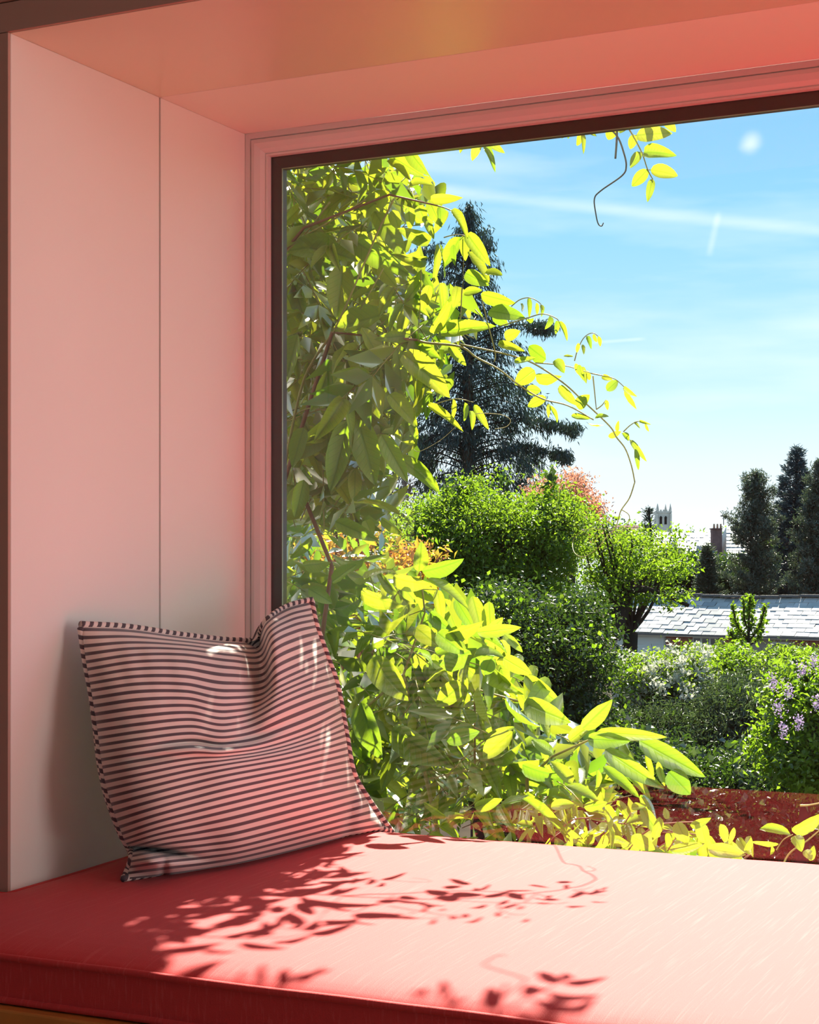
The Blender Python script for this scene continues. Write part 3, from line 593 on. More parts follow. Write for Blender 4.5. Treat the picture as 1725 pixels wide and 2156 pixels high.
sp3 = hang('long pinnate wisteria spray with seven oval leaflets hanging against the blue sky', [(1340, 285, 1415, 280, 34), (1335, 283, 1328, 315, 19), (1356, 322, 1417, 322, 31), (1349, 320, 1328, 356, 20), (1370, 358, 1429, 368, 29), (1364, 357, 1330, 393, 25), (1374, 377, 1364, 425, 17), (1394, 245, 1424, 278, 22), (1321, 254, 1388, 249, 26), (1366, 246, 1370, 280, 20), (1297, 254, 1280, 298, 26), (1314, 256, 1304, 283, 22)],
     [vline([(1300, 225), (1314, 256), (1331, 282), (1352, 322), (1364, 357), (1375, 378)], 2.98, (1.8, 1.0)), vline([(1340, 285), (1334, 284)], 2.98, .8), vline([(1356, 322), (1349, 320)], 2.98, .8), vline([(1370, 358), (1362, 356)], 2.98, .8)], (1300, 225))
td = empty('dark_tendril', 'dark hooked bare tendril dangling in the sky beside a stubby cut stem', 'tendril', at_Y(1272, 240, 2.98))
tubes('tendril', [vline([(1240, 235), (1272, 261), (1300, 287), (1314, 322), (1319, 350), (1310, 370), (1265, 402), (1252, 419), (1255, 450), (1260, 471), (1267, 476), (1271, 469)], 2.98, (1.9, 1.0))], M['stem_blue'], td, 7)
tubes('cut_stem', [vline([(1300, 225), (1299, 290), (1296, 334)], 2.98, (2.2, 1.9))], M['stem_blue'], td, 7)

# ---- the lower shrub outside the pillow corner
shrub = empty('broad_leaf_shrub', 'dense shrub of broad glossy green leaves outside the glass behind the pillow', 'shrub', (-1.3, 3.3, -3.5))
B = [(882, 1203, 889, 1141, 32), (889, 1203, 977, 1181, 38), (828, 1215, 905, 1236, 36), (896, 1221, 990, 1278, 26), (760, 1246, 846, 1279, 36), (846, 1231, 875, 1269, 26), (767, 1220, 832, 1196, 28), (700, 1225, 755, 1190, 30), (939, 1339, 1020, 1300, 32), (1004, 1332, 1098, 1321, 27),
     (1062, 1336, 1101, 1373, 18), (921, 1332, 975, 1375, 40), (875, 1321, 925, 1361, 36), (925, 1400, 1004, 1361, 46), (976, 1439, 917, 1487, 44), (1037, 1383, 1018, 1421, 38), (1052, 1400, 1066, 1456, 38), (1007, 1446, 1040, 1526, 32), (1066, 1463, 1132, 1536, 32), (1104, 1480, 1208, 1521, 48),
     (1060, 1385, 1120, 1420, 32), (781, 1387, 863, 1477, 58), (826, 1533, 941, 1613, 66), (760, 1480, 800, 1600, 56), (1227, 1534, 1290, 1474, 36), (1104, 1422, 1187, 1490, 32), (1238, 1556, 1332, 1559, 36), (1256, 1541, 1404, 1552, 26), (1346, 1559, 1489, 1637, 44), (1274, 1578, 1397, 1661, 38),
     (1408, 1625, 1455, 1673, 46), (1386, 1603, 1400, 1657, 15), (1361, 1581, 1377, 1640, 13), (1321, 1625, 1373, 1682, 19), (1270, 1614, 1346, 1682, 24), (1256, 1621, 1256, 1668, 19), (1200, 1560, 1250, 1520, 26), (1165, 1590, 1120, 1560, 26), (1000, 1380, 1060, 1375, 28), (1025, 1335, 1060, 1300, 22),
     (905, 1290, 950, 1330, 28), (960, 1260, 1000, 1330, 24), (640, 1190, 700, 1180, 30), (650, 1240, 700, 1270, 30), (1120, 1500, 1090, 1450, 26), (1080, 1540, 1010, 1600, 40), (1100, 1610, 1180, 1640, 34), (940, 1560, 1010, 1540, 34), (1205, 1650, 1160, 1600, 28)]
trace(shrub, B, 2.98, 'b', .04)
MB = [(560, 1185), (700, 1175), (800, 1205), (870, 1200), (930, 1230), (985, 1290), (1060, 1330), (1085, 1360), (1090, 1410), (1140, 1450), (1200, 1520), (1240, 1550), (1330, 1590), (1380, 1640), (1340, 1680), (1250, 1700), (1100, 1700), (950, 1720), (880, 1800), (760, 1800), (560, 1600)]
ls, st = sprays(MB, 62, 3.03, 3.28, .082, (.5, .05), 'b', .5, (2, 4)); R.shuffle(ls)
nB = 295-len(B)
for l in ls[:nB]: put_leaf(shrub, *l, 'b')
ls2, st2 = sprays([(p[0] if p[0] < 700 else p[0]-15, p[1]) for p in MB], 270, 3.15, 4.0, .085, (.4, .0), 'b', .5, (2, 4))
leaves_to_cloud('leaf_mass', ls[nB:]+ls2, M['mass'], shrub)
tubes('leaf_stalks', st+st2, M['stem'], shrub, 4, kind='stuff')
tubes('branch', [([(-1.3, 3.3, -3.5), (-1.3, 3.25, -1.5), at_Y(850, 1420, 3.1), at_Y(895, 1290, 3.08), at_Y(885, 1205, 3.05)], [.012, .010, .003, .002, .0015]),
      ([(-1.3, 3.25, -1.5), at_Y(1110, 1640, 3.1), at_Y(1165, 1592, 3.05), at_Y(1238, 1559, 3.05), at_Y(1346, 1559, 3.05)], [.01, .004, .0025, .002, .0015]),
      ([at_Y(850, 1420, 3.1), at_Y(760, 1500, 3.1), at_Y(700, 1520, 3.1)], .003), ([at_Y(1000, 1640, 3.15), at_Y(1000, 1450, 3.08), at_Y(1104, 1480, 3.05)], .0025)], M['stem'], shrub, 6)

# ---- shoots lying along the foot of the glass
low = empty('sill_creeper', 'tangled pale green creeper lying along the foot of the glass beyond the cushion edge', 'creeper', at_Y(1300, 1850, 3.1))
Cc = [(1411, 1789, 1484, 1777, 23), (1491, 1788, 1571, 1799, 30), (1426, 1730, 1448, 1777, 32), (1475, 1730, 1488, 1777, 28), (1517, 1735, 1528, 1772, 20), (1546, 1742, 1535, 1775, 12), (1100, 1682, 1205, 1762, 20), (1190, 1740, 1232, 1778, 14), (1350, 1700, 1390, 1760, 26), (1330, 1760, 1380, 1790, 30),
      (1390, 1720, 1375, 1770, 22), (1290, 1740, 1250, 1790, 26), (1230, 1700, 1280, 1690, 24), (1160, 1700, 1210, 1690, 24), (1000, 1700, 1060, 1680, 26), (940, 1720, 890, 1690, 24), (1405, 1725, 1400, 1700, 14), (1455, 1740, 1500, 1720, 18), (1570, 1790, 1580, 1760, 16), (1330, 1700, 1362, 1696, 16)]
trace(low, Cc, 2.93, 'w', .02)
MC = [(860, 1720), (1000, 1690), (1180, 1660), (1330, 1690), (1400, 1735), (1500, 1765), (1590, 1800), (1600, 1880), (860, 1880)]
ls, st = sprays(MC, 70, 2.97, 3.2, .055, (.5, .25), 'w', .4, (2, 4)); R.shuffle(ls)
for l in ls[:260]: put_leaf(low, *l)
ls2, st2 = sprays(MC, 40, 3.15, 3.5, .06, (.3, .2), 'w', .4, (2, 4))
leaves_to_cloud('leaf_mass', ls[260:]+ls2, M['mass'], low); tubes('leaf_stalks', st+st2, M['stem_brown'], low, 4, kind='stuff')
tubes('shoot', [vline([(1300, 1850), (1330, 1780), (1379, 1740), (1415, 1733), (1473, 1730)], 2.97, (2, 1.1)), vline([(1100, 1850), (1150, 1780), (1200, 1730), (1240, 1722)], 2.97, (2, 1.1))], M['stem_brown'], low, 6)
low2 = empty('sill_shoot', 'separate young shoot with curled pale leaves at the far right foot of the glass', 'shoot', at_Y(1720, 1850, 2.97))
trace(low2, [(1665, 1757, 1593, 1739, 21), (1640, 1777, 1582, 1773, 12), (1668, 1750, 1735, 1715, 34), (1672, 1760, 1690, 1790, 28), (1700, 1735, 1760, 1745, 34), (1695, 1790, 1710, 1810, 20), (1705, 1812, 1715, 1780, 18), (1622, 1800, 1626, 1782, 14), (1580, 1800, 1570, 1780, 12), (1728, 1700, 1770, 1720, 20)], 2.97, 'w', .02)
tubes('shoot', [vline([(1640, 1850), (1660, 1800), (1700, 1770), (1735, 1740)], 2.97, 2.0), vline([(1635, 1790), (1650, 1768), (1670, 1757)], 2.97, 1.3), vline([(1685, 1696), (1705, 1695), (1740, 1688)], 2.97, 2.2)], M['stem'], low2, 6)

# ================================================================= GARDEN
bm = bmesh.new(); n = 60
grid = bmesh.ops.create_grid(bm, x_segments=n, y_segments=n, size=1)
for v in bm.verts:
    v.co = Vector((v.co.x*120-20, v.co.y*120+122.9, -3.5+.10*noise.noise(Vector((v.co.x*40, v.co.y*40, 0)))))
me = bpy.data.meshes.new('ground'); bm.to_mesh(me); bm.free(); link('ground', me, None, M['soil'], kind='structure')

def ellpts(ells, n, shell=.55):
    vol = np.array([e_[3]*e_[4]*e_[5] for e_ in ells]); pk = NR.choice(len(ells), n, p=vol/vol.sum()); P = np.empty((n, 3))
    u = rdir(n)*((shell+(1-shell)*NR.random(n))**.6)[:, None]*(NR.random(n)**.15)[:, None]
    for i, e_ in enumerate(ells):
        mk = pk == i; d = e_[2]; c_ = np.array(at_d(e_[0], e_[1], d)); q = u[mk]; s = d/FPX
        P[mk] = c_+q[:, 0:1]*np.array(RT)*e_[3]*s+q[:, 1:2]*np.array(FW)*e_[5]+q[:, 2:3]*np.array((0, 0, 1))*e_[4]*s
    return P
GZ = -3.5
def bush(name, label, cat, ells, ncl, per, ls_, m, spread=.16, base=None, droop=-.2, aspect=.5, wood='bark_dark', extra=None, trunk_r=.05, group=None, core=True):
    """ells: (px, py, depth, rx_px, ry_px, depth radius m)"""
    e0 = ells[0]; ncl = int(ncl*1.55); per = int(per*1.15); ls_ *= .78; spread *= .72
    if base is None: bp = at_d(e0[0], HOR, e0[2]); base = Vector((bp.x, bp.y, GZ))
    root = empty(name, label, cat, base, group)
    ells = [(a, b_, c_, max(.35*d, d-1.25*spread*FPX/c_), max(.3*e_, e_-.95*spread*FPX/c_), f) for a, b_, c_, d, e_, f in ells]
    Cn = ellpts(ells, ncl); lines = []
    fork = Vector((base.x, base.y, base.z)).lerp(Vector(at_d(e0[0], e0[1], e0[2])), .78)
    nb = min(ncl, 70 if core else 26)
    for c_ in Cn[:nb]:
        c_ = Vector(c_); mid = fork.lerp(c_, .5)+Vector((0, 0, -.06*(c_-fork).length))+rv(.03*(c_-fork).length); pts = spline([fork, mid, c_], 4); k = len(pts)
        lines.append((pts, [trunk_r*.16*(1-i/k)+.005 for i in range(k)]))
        for _ in range(2):
            q = pts[R.randrange(2, k)]; e2 = q+rv(spread*1.2); lines.append(([q, q.lerp(e2, .5)+rv(.02), e2], [.006, .004, .002]))
    tubes('branches', lines, M[wood], root, 4, kind='stuff')
    tp = spline([base, base.lerp(fork, .5)+rv(.05), fork], 5); tubes('trunk', [(tp, [trunk_r*(1.2-.6*i/len(tp)) for i in range(len(tp))])], M[wood], root, 9)
    P = np.repeat(Cn, per, axis=0); P = P+NR.normal(size=P.shape)*spread*np.array((1, 1, .7))
    D = rdir(len(P)); D[:, 2] += droop; Nn = rdir(len(P)); Nn[:, 2] += .7
    sz = ls_*(.6+.8*NR.random(len(P))); cr_ = np.repeat(NR.random(ncl), per); rn = np.clip(.6*cr_+.5*NR.random(len(P)), 0, 1)
    cloud('foliage', P, D, Nn, sz, sz*aspect, M[m], root, .12, rn, kind='stuff')
    if core:
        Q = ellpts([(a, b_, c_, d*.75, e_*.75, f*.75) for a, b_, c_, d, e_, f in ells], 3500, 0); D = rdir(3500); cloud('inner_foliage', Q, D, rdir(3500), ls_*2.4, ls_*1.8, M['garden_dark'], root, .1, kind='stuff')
    if extra:
        mm, en, esz, esp, top, nm = extra; E = Cn[NR.choice(ncl, en, replace=ncl < en)] if not top else Cn[np.argsort(-Cn[:, 2]+NR.normal(size=ncl)*.2)[:en]]
        E = E+NR.normal(size=E.shape)*spread*.5-np.array(FW)*spread; P = np.repeat(E, 26, axis=0)+NR.normal(size=(len(E)*26, 3))*esp
        cloud(nm, P, rdir(len(P)), rdir(len(P)), esz, esz*.8, M[mm], root, .1, kind='stuff')
    return root
bush('garden_tree', 'bright green small-leaved garden tree rising in front of the tall dark conifer', 'tree', [(1010, 1140, 17, 190, 130, 1.0), (1160, 1120, 17, 110, 120, .8), (880, 1150, 17, 110, 120, .8), (1010, 1240, 17, 230, 110, 1.0), (960, 1040, 17, 90, 60, .5), (1160, 1010, 17, 40, 60, .3), (1065, 1000, 17, 40, 40, .3)], 620, 62, .052, 'garden', .13, trunk_r=.08)
bush('ivy_clad_tree', 'dark dense evergreen mass below the bright tree, touching the shrubs by the roof', 'tree', [(1150, 1400, 14.5, 170, 170, 1.0), (1230, 1330, 14.8, 90, 120, .8), (1060, 1290, 14.5, 100, 90, .8), (1180, 1560, 14, 190, 150, 1.0), (1010, 1480, 14, 180, 220, 1.0)], 520, 60, .055, 'garden_dark', .14, trunk_r=.08, extra=('garden', 60, .05, .09, False, 'bright_leaves'))
apple = bush('fruit_tree', 'spreading thin-leaved tree with dark forked trunk, before the white roof', 'tree', [(1340, 1170, 18, 95, 70, .9), (1290, 1230, 18, 80, 75, .8), (1410, 1190, 18, 70, 60, .8), (1250, 1120, 18, 60, 60, .6), (1430, 1130, 18.2, 35, 28, .4), (1400, 1255, 17.5, 90, 26, .6)], 150, 30, .060, 'garden', .10, base=Vector((*at_d(1290, HOR, 17.5)[:2], GZ)), trunk_r=.11, core=False)
tubes('limb', [(spline([at_d(1290, 1340, 17.5), at_d(1305, 1290, 17.6), at_d(1325, 1230, 17.8), at_d(1330, 1160, 18)], 4), [.10]*6+[.06]*4+[.025]*3), (spline([at_d(1310, 1270, 17.6), at_d(1350, 1225, 17.8), at_d(1400, 1185, 18)], 4), [.05]*4+[.03]*3+[.015]*2), (spline([at_d(1320, 1240, 17.6), at_d(1380, 1245, 17.5), at_d(1450, 1275, 17.3)], 4), [.04]*4+[.02]*5)], M['bark_dark'], apple, 7)
bush('flowering_shrub', 'shrub covered in round white blossom clusters in front of the low white-roofed building', 'shrub', [(1400, 1440, 16, 110, 75, .8), (1450, 1400, 16, 60, 50, .5), (1350, 1415, 16, 60, 45, .5), (1425, 1370, 16, 22, 30, .2)], 260, 40, .05, 'garden', .12, extra=('blossom', 420, .040, .030, True, 'blossom'))
bush('leafy_bush', 'rounded mid green bush just under the eaves of the low building', 'bush', [(1535, 1405, 19, 60, 55, .8), (1600, 1420, 19, 80, 40, .8)], 200, 50, .06, 'garden', .14)
bush('feathery_cypress', 'grey green feathery cypress shrub between the blossom shrub and the lilac', 'shrub', [(1570, 1500, 15, 120, 95, .9), (1500, 1560, 15, 110, 90, .9), (1640, 1440, 15.3, 70, 50, .6), (1390, 1560, 15, 130, 100, .9)], 420, 70, .085, 'feather', .13, aspect=.12, droop=-.4)
bush('lilac_bush', 'green lilac bush with pale purple flower heads at the right edge of the window', 'bush', [(1700, 1455, 11, 75, 90, .7), (1700, 1580, 11, 110, 110, .7), (1640, 1560, 11, 60, 50, .4), (1760, 1500, 11, 80, 130, .7)], 330, 50, .055, 'garden', .12, core=True)
li = bpy.data.objects['lilac_bush']
for (x, y) in ((1690, 1410), (1650, 1537), (1628, 1438), (1682, 1520), (1660, 1455), (1720, 1480), (1715, 1395), (1640, 1490)):
    c_ = np.array(at_d(x, y, 10.2)); P = c_+NR.normal(size=(90, 3))*np.array((.016, .016, .026)); cloud('flower_head', P, rdir(90), rdir(90), .013, .011, M['lilac'], li, .1)
bush('dark_hedge', 'very dark evergreen hedge low in the garden in front of the other shrubs', 'hedge', [(1330, 1620, 12.5, 200, 90, .8), (1560, 1640, 12.5, 200, 80, .8), (1150, 1660, 12.5, 200, 110, .8), (1700, 1700, 12.5, 150, 90, .8), (1400, 1760, 12.3, 420, 120, .8)], 650, 60, .055, 'garden_dark', .15, extra=('feather', 160, .06, .08, False, 'pale_twigs'))
bush('yellow_green_shrub', 'small yellow-green shrub beside the lilac below the garage roof', 'shrub', [(1665, 1390, 17.5, 60, 25, .5)], 60, 50, .055, 'garden', .11)
# sapling with upright shoots before the roof
sap = empty('young_sapling', 'slim young sapling with upright leafy shoots standing in front of the white roof', 'tree', Vector((*at_d(1577, HOR, 20)[:2], GZ)))
sl_ = [([sap.location, at_d(1577, 1400, 20), at_d(1577, 1330, 20), at_d(1578, 1255, 20)], [.03, .022, .018, .006])]; SP = []
for (x0, y0, x1, y1) in ((1577, 1345, 1540, 1275), (1577, 1350, 1608, 1275), (1577, 1330, 1560, 1262), (1577, 1335, 1592, 1268), (1577, 1360, 1615, 1310), (1577, 1350, 1550, 1300), (1578, 1300, 1578, 1255), (1577, 1360, 1535, 1330)):
    a, b_ = at_d(x0, y0, 20), at_d(x1, y1, 20)+FW*R.uniform(-.3, .3); mid = a.lerp(b_, .4)+RT*((x1-x0)*.0015); sl_.append((spline([a, mid, b_], 4), [.012]*9)); 
    for q in spline([a, mid, b_], 12)[6:]:
        for _ in range(7): SP.append(q+rv(.018))
tubes('branches', sl_, M['bark_dark'], sap, 5); SP = np.array([p[:] for p in SP]); DD = rdir(len(SP)); DD[:, 2] += .5
cloud('foliage', SP, DD, rdir(len(SP)), .055, .03, M['garden'], sap, .1, kind='stuff')
# behind the wisteria on the left
bush('pale_tree', 'pale small-leaved tree seen through gaps in the upper wisteria', 'tree', [(700, 620, 22, 170, 130, 1.5), (860, 600, 22, 60, 40, .6), (640, 800, 22, 200, 200, 1.5), (780, 760, 22, 130, 110, 1.0)], 420, 55, .06, 'pale', .24, wood='bark', trunk_r=.2, core=False)
bush('laurel_hedge', 'green hedge filling the gap behind the wisteria stems at left', 'hedge', [(700, 1120, 13, 200, 110, 1), (760, 1280, 13, 220, 180, 1), (640, 1450, 12, 240, 250, 1), (850, 1550, 12, 250, 200, 1)], 420, 55, .06, 'garden', .2)
bush('red_tipped_shrub', 'shrub with orange-red young leaves and pink flowers between the wisteria and the broad-leaf shrub', 'shrub', [(690, 1165, 6, 110, 45, .3), (860, 1180, 6, 60, 45, .25), (930, 1160, 6, 25, 25, .1), (980, 1275, 6, 25, 35, .1), (820, 1260, 6, 130, 90, .3), (780, 1120, 6, 60, 40, .2)], 110, 22, .045, 'bronze', .035, wood='stem_brown', trunk_r=.02, core=False, aspect=.35, extra=('copper', 26, .010, .016, False, 'flowers'))
bush('copper_tree', 'copper red tree showing beside the tall dark conifer', 'tree', [(1205, 1030, 30, 45, 50, 1.0), (1230, 1090, 30, 50, 60, 1.0), (1150, 1050, 30, 60, 50, 1.0)], 150, 45, .07, 'copper', .17, trunk_r=.12, core=False)

# ---- conifers
def conifer(name, label, px, ytop, ybot, d, prof, m, ntier, style, r0=.22, nlen=.2, nwid=.035, dens=1.0, lean=0, group=None):
    top = at_d(px+lean, ytop, d); bz = at_d(px, ybot, d); base = Vector((bz.x, bz.y, GZ)); root = empty(name, label, 'tree', base, group); H = top.z-bz.z; s = d/FPX
    tubes('trunk', [(spline([base, Vector((bz.x, bz.y, bz.z)), Vector(bz).lerp(top, .5)+rv(.05), top], 5), [r0*(1-i/16)+.02 for i in range(16)])], M['bark_dark' if style != 'cedar' else 'bark'], root, 8)
    lines, P, D = [], [], []
    for i in range(ntier):
        f = (i+.5)/ntier; z = bz.z+H*f; L0 = prof(1-f)*s
        if L0 <= 0: continue
        nb = R.choice((4, 5))
        for k in range(nb):
            az = i*2.4+k*2*math.pi/nb+R.uniform(-.4, .4); L_ = L0*R.uniform(.45, 1.12); h = Vector((math.cos(az), math.sin(az), 0)); o = Vector((bz.x, bz.y, z+R.uniform(-.5, .5)*H/ntier)).lerp(Vector((top.x, top.y, z)), f)
            up = {'cedar': .22, 'spruce': -.12, 'pine': .22}[style]; dr = {'cedar': -.30, 'spruce': .20, 'pine': .18}[style]
            pts = spline([o, o+h*L_*.5+Vector((0, 0, up*L_*.6)), o+h*L_+Vector((0, 0, (up+dr)*L_))], 6); nP = len(pts); lines.append((pts, [max(.006, .030*(1-j/nP)*min(1, L_)) for j in range(nP)]))
            side = h.cross(Vector((0, 0, 1)))
            ncl = max(2, int(dens*10*L_)+1)
            for c2 in range(ncl):
                g = R.uniform(.15, 1) if style != 'cedar' else max(.2, 1-abs(R.gauss(0, .32)))
                q = pts[min(nP-1, int(g*(nP-1)))]; w = L_*.32*(1.15-g)*R.uniform(-1, 1); c_ = q+side*w+h*abs(w)*.4
                if L_ > .8: lines.append(([q, q.lerp(c_, .5)+Vector((0, 0, .02)), c_], [.008, .006, .004]))
                if style == 'cedar':
                    for _ in range(22): P.append((c_+rv(.10)-Vector((0, 0, abs(R.gauss(0, .09)))))[:]); D.append((Vector((0, 0, -1))+h*.35+rv(.35))[:])
                elif style == 'spruce':
                    for _ in range(16): P.append((c_+rv(.05))[:]); D.append((h*.9+side*R.gauss(0, .5)+Vector((0, 0, .4))+rv(.35))[:])
                else:
                    cc = c_+Vector((0, 0, .04))
                    for _ in range(26): P.append((cc+rv(.055))[:]); D.append((rv(.6)+Vector((0, 0, .5)))[:])
    for _ in range(50): P.append((top+rv(.025)-Vector((0, 0, R.uniform(0, .35))))[:]); D.append((rv(.4)+Vector((0, 0, .9 if style != 'cedar' else -.1)))[:])
    tubes('branches', lines, M['bark_dark'], root, 4, kind='stuff')
    P = np.array(P); D = np.array(D); cloud('needles', P, D, rdir(len(P)), nlen*(.6+.8*NR.random(len(P))), nwid, M[m], root, .05, kind='stuff'); return root
def cedar_prof(g):  # g 0 at top, 1 at bottom: half width in px
    return float(np.interp(g, [0, .05, .10, .16, .2, .26, .3, .4, .44, .5, .6, .75, .9, 1.0], [6, 16, 40, 34, 78, 60, 66, 95, 172, 120, 150, 190, 225, 215]))*R.uniform(.75, 1.05)
conifer('deodar_cedar', 'tall dark drooping conifer rising above everything else in the garden', 988, 430, 1040, 45, cedar_prof, 'conifer', 46, 'cedar', .26, .17, .03, .44)
cd_ = bpy.data.objects['deodar_cedar']; PP, DD_, LL_ = [], [], []
for (x0, y0, x1, y1, n_) in ((980, 560, 878, 534, 60), (985, 590, 905, 600, 40), (1000, 720, 1160, 690, 90), (1000, 500, 1030, 520, 40), (1000, 900, 1210, 905, 120), (985, 930, 860, 940, 100), (995, 960, 1190, 960, 120)):
    a, b_ = at_d(x0, y0, 44.6), at_d(x1, y1, 44.2); pts = spline([a, a.lerp(b_, .5)+Vector((0, 0, .25)), b_], 6); LL_.append((pts, [.03*(1-j/14) for j in range(len(pts))]))
    for _ in range(n_):
        q = pts[min(len(pts)-1, int(len(pts)*max(.15, 1-abs(R.gauss(0, .35)))))]+rv(.06)+FW*R.gauss(0, .3)
        for _ in range(12): PP.append((q+rv(.06))[:]); DD_.append((Vector((0, 0, -1))+rv(.5))[:])
tubes('limb', LL_, M['bark_dark'], cd_, 5); cloud('needle_tufts', np.array(PP), np.array(DD_), rdir(len(PP)), .15, .03, M['conifer'], cd_, .05, kind='stuff')
conifer('blue_spruce', 'blue green spruce with upright twig tips, tallest tree beyond the low building', 1678, 945, 1275, 49, lambda g: 4+105*g**.8, 'spruce', 34, 'spruce', .12, .13, .028, 2.2)
conifer('pine_tree', 'rounded grey green pine with visible trunk beside the blue spruce', 1592, 1000, 1275, 46, lambda g: 5+55*min(1, g*3.4)+16*math.sin(g*17), 'pine', 20, 'pine', .08, .09, .022, 2.6)
conifer('dark_yew', 'dark evergreen at the right window edge beyond the low building', 1728, 975, 1275, 45, lambda g: 4+80*g**.7, 'pine', 28, 'pine', .12, .10, .025, 2.4)
conifer('small_fir', 'small dark fir whose tip reaches the distant chimney', 1490, 1150, 1262, 46, lambda g: 2+34*g**.7, 'pine', 14, 'spruce', .06, .12, .03, 2.6)
conifer('thin_fir', 'thin sparse fir just left of the church tower', 1366, 1070, 1262, 44, lambda g: 3+15*g**.7, 'conifer', 12, 'spruce', .03, .10, .02, .9)
bush('evergreen_belt', 'belt of dark evergreens along the back of the low roofed building', 'hedge', [(1370, 1225, 60, 90, 36, 1.5), (1520, 1212, 60, 80, 46, 1.5), (1640, 1210, 60, 90, 50, 1.5), (1720, 1200, 60, 60, 60, 1.5), (1440, 1195, 60, 60, 38, 1.5)], 420, 50, .17, 'garden_dark', .34, trunk_r=.1)

# ================================================================= LOW BUILDING
M['slate'] = principled('weathered_slate', (.38, .38, .38), .5, .4, .3, 30, .10, 6)
for nm, c_ in (('slate_b', (.26, .27, .28)), ('slate_c', (.46, .44, .44))): M[nm] = principled(nm, c_, .40, .5, .3, 30, .10, 6)
M['brick'] = principled('red_brick', (.34, .13, .09), .9, .1, .3, 40, .2, 9); M['mortar'] = principled('mortar', (.36, .31, .27), .95, .1)
M['white'] = principled('white_board', (.62, .62, .60), .5, .4, 0, 1, .04, 3); M['glassd'] = principled('dark_pane', (.03, .035, .04), .08, .6)
M['lead'] = principled('dark_ridge', (.10, .09, .09), .6, .4)
VPX = -3500; th = math.atan2(CX-VPX, FPX); a_ = (RT*math.sin(th)-FW*math.cos(th)).normalized(); b_ = (-RT*math.cos(th)-FW*math.sin(th)).normalized()
O = at_d(1335, 1258, 39.5); RUN, DROP = 1.1, .76
gb = empty('garden_building', 'long low brick outbuilding with a pale slate roof beyond the garden shrubs', 'building', Vector((O.x, O.y, GZ)))
UP = Vector((0, 0, 1)); down = (b_*RUN-UP*DROP); SLN = down.length; dn = down.normalized(); nrm = a_.cross(dn); nrm = nrm if nrm.z > 0 else -nrm
def quadbox(name, p, ex, ey, ez, m, parent, mesh=None):
    """box at corner p with edge vectors"""
    if mesh is None:
        mesh = bpy.data.meshes.new(name); V = [Vector((0, 0, 0))+ex*i+ey*j+ez*k for i in (0, 1) for j in (0, 1) for k in (0, 1)]
        mesh.from_pydata(V, [], [(0, 1, 3, 2), (4, 6, 7, 5), (0, 4, 5, 1), (2, 3, 7, 6), (0, 2, 6, 4), (1, 5, 7, 3)]); bm = bmesh.new(); bm.from_mesh(mesh); bmesh.ops.recalc_face_normals(bm, faces=bm.faces); bm.to_mesh(mesh); bm.free()
    o = link(name, mesh, None, m); o.location = p; o.parent = parent; o.matrix_parent_inverse = Matrix.Translation(-Vector(parent.location)); return o
LEN = 7.7
quadbox('roof', O-a_*.1, a_*(LEN+.1), down, -nrm*.06, M['lead'], gb)
quadbox('roof', O-a_*.1, a_*(LEN+.1), Vector((-b_.x*RUN, -b_.y*RUN, -DROP)), Vector((0, 0, -.05)), M['slate'], gb)
rows, sw = 9, .315; gauge = SLN/rows; cols_ = int(LEN/sw)
smesh = []
for i in range(3):
    o = quadbox('slate', Vector((0, 0, 0)), a_*(sw-.012), dn*(gauge*1.25)+nrm*.006, nrm*.014, None, gb); smesh.append(o.data); bpy.data.objects.remove(o)
smesh[0].materials.append(M['slate']); smesh[1].materials.append(M['slate_b']); smesh[2].materials.append(M['slate_c'])
for r in range(rows):
    for c_ in range(cols_+1):
        off_ = -.1+(sw*.5 if r % 2 else 0)
        p = O+a_*(off_+c_*sw+R.uniform(-.004, .004))+dn*(r*gauge)+nrm*(.012+R.uniform(0, .008))+UP*(.02*math.sin(c_*.55))
        me_ = smesh[R.choices((0, 1, 2), (6, 1.2, 3))[0]]; o = bpy.data.objects.new('slate', me_); C.objects.link(o); o.location = p; o.parent = gb; o.matrix_parent_inverse = Matrix.Translation(-Vector(gb.location))
for k in range(17): quadbox('ridge_tile', O+a_*(-.12+k*.48)+nrm*.03+UP*(.02+.02*math.sin(k*.8))-b_*.06, a_*.46, b_*.14, UP*.05, M['lead'], gb)
E = O+down
quadbox('fascia', E-a_*.1-UP*.06+b_*-.02, a_*(LEN+.1), b_*.03, UP*.07, M['white'], gb)
quadbox('gutter', E-a_*.1-UP*.035+b_*.02, a_*(LEN+.1), b_*.06, UP*.04, M['lead'], gb)
WP = E-b_*.16-UP*.02      # wall plane
def wx(px):               # metres along the wall for a pixel column
    d = pdir(px, 1345); tt = WP.dot(b_)/d.dot(b_); return (d*tt-WP).dot(a_)
Hh = WP.z-GZ
quadbox('wall', WP-UP*Hh-b_*.2, a_*LEN, b_*.15, UP*Hh, M['mortar'], gb)
bmeshd = None
for (p0, p1) in ((1402, 1458), (1513, 1560), (1662, 1790)):
    s0, s1 = wx(p0), wx(p1)
    for r in range(12):
        x = s0+(.11 if r % 2 else 0)
        while x+.215 <= s1+.1:
            o = quadbox('brick', WP+a_*x-UP*(.02+r*.075)-b_*.05+b_*R.uniform(0, .004), a_*.215, b_*.02, -UP*.065, M['brick'], gb, bmeshd); bmeshd = o.data; x += .225
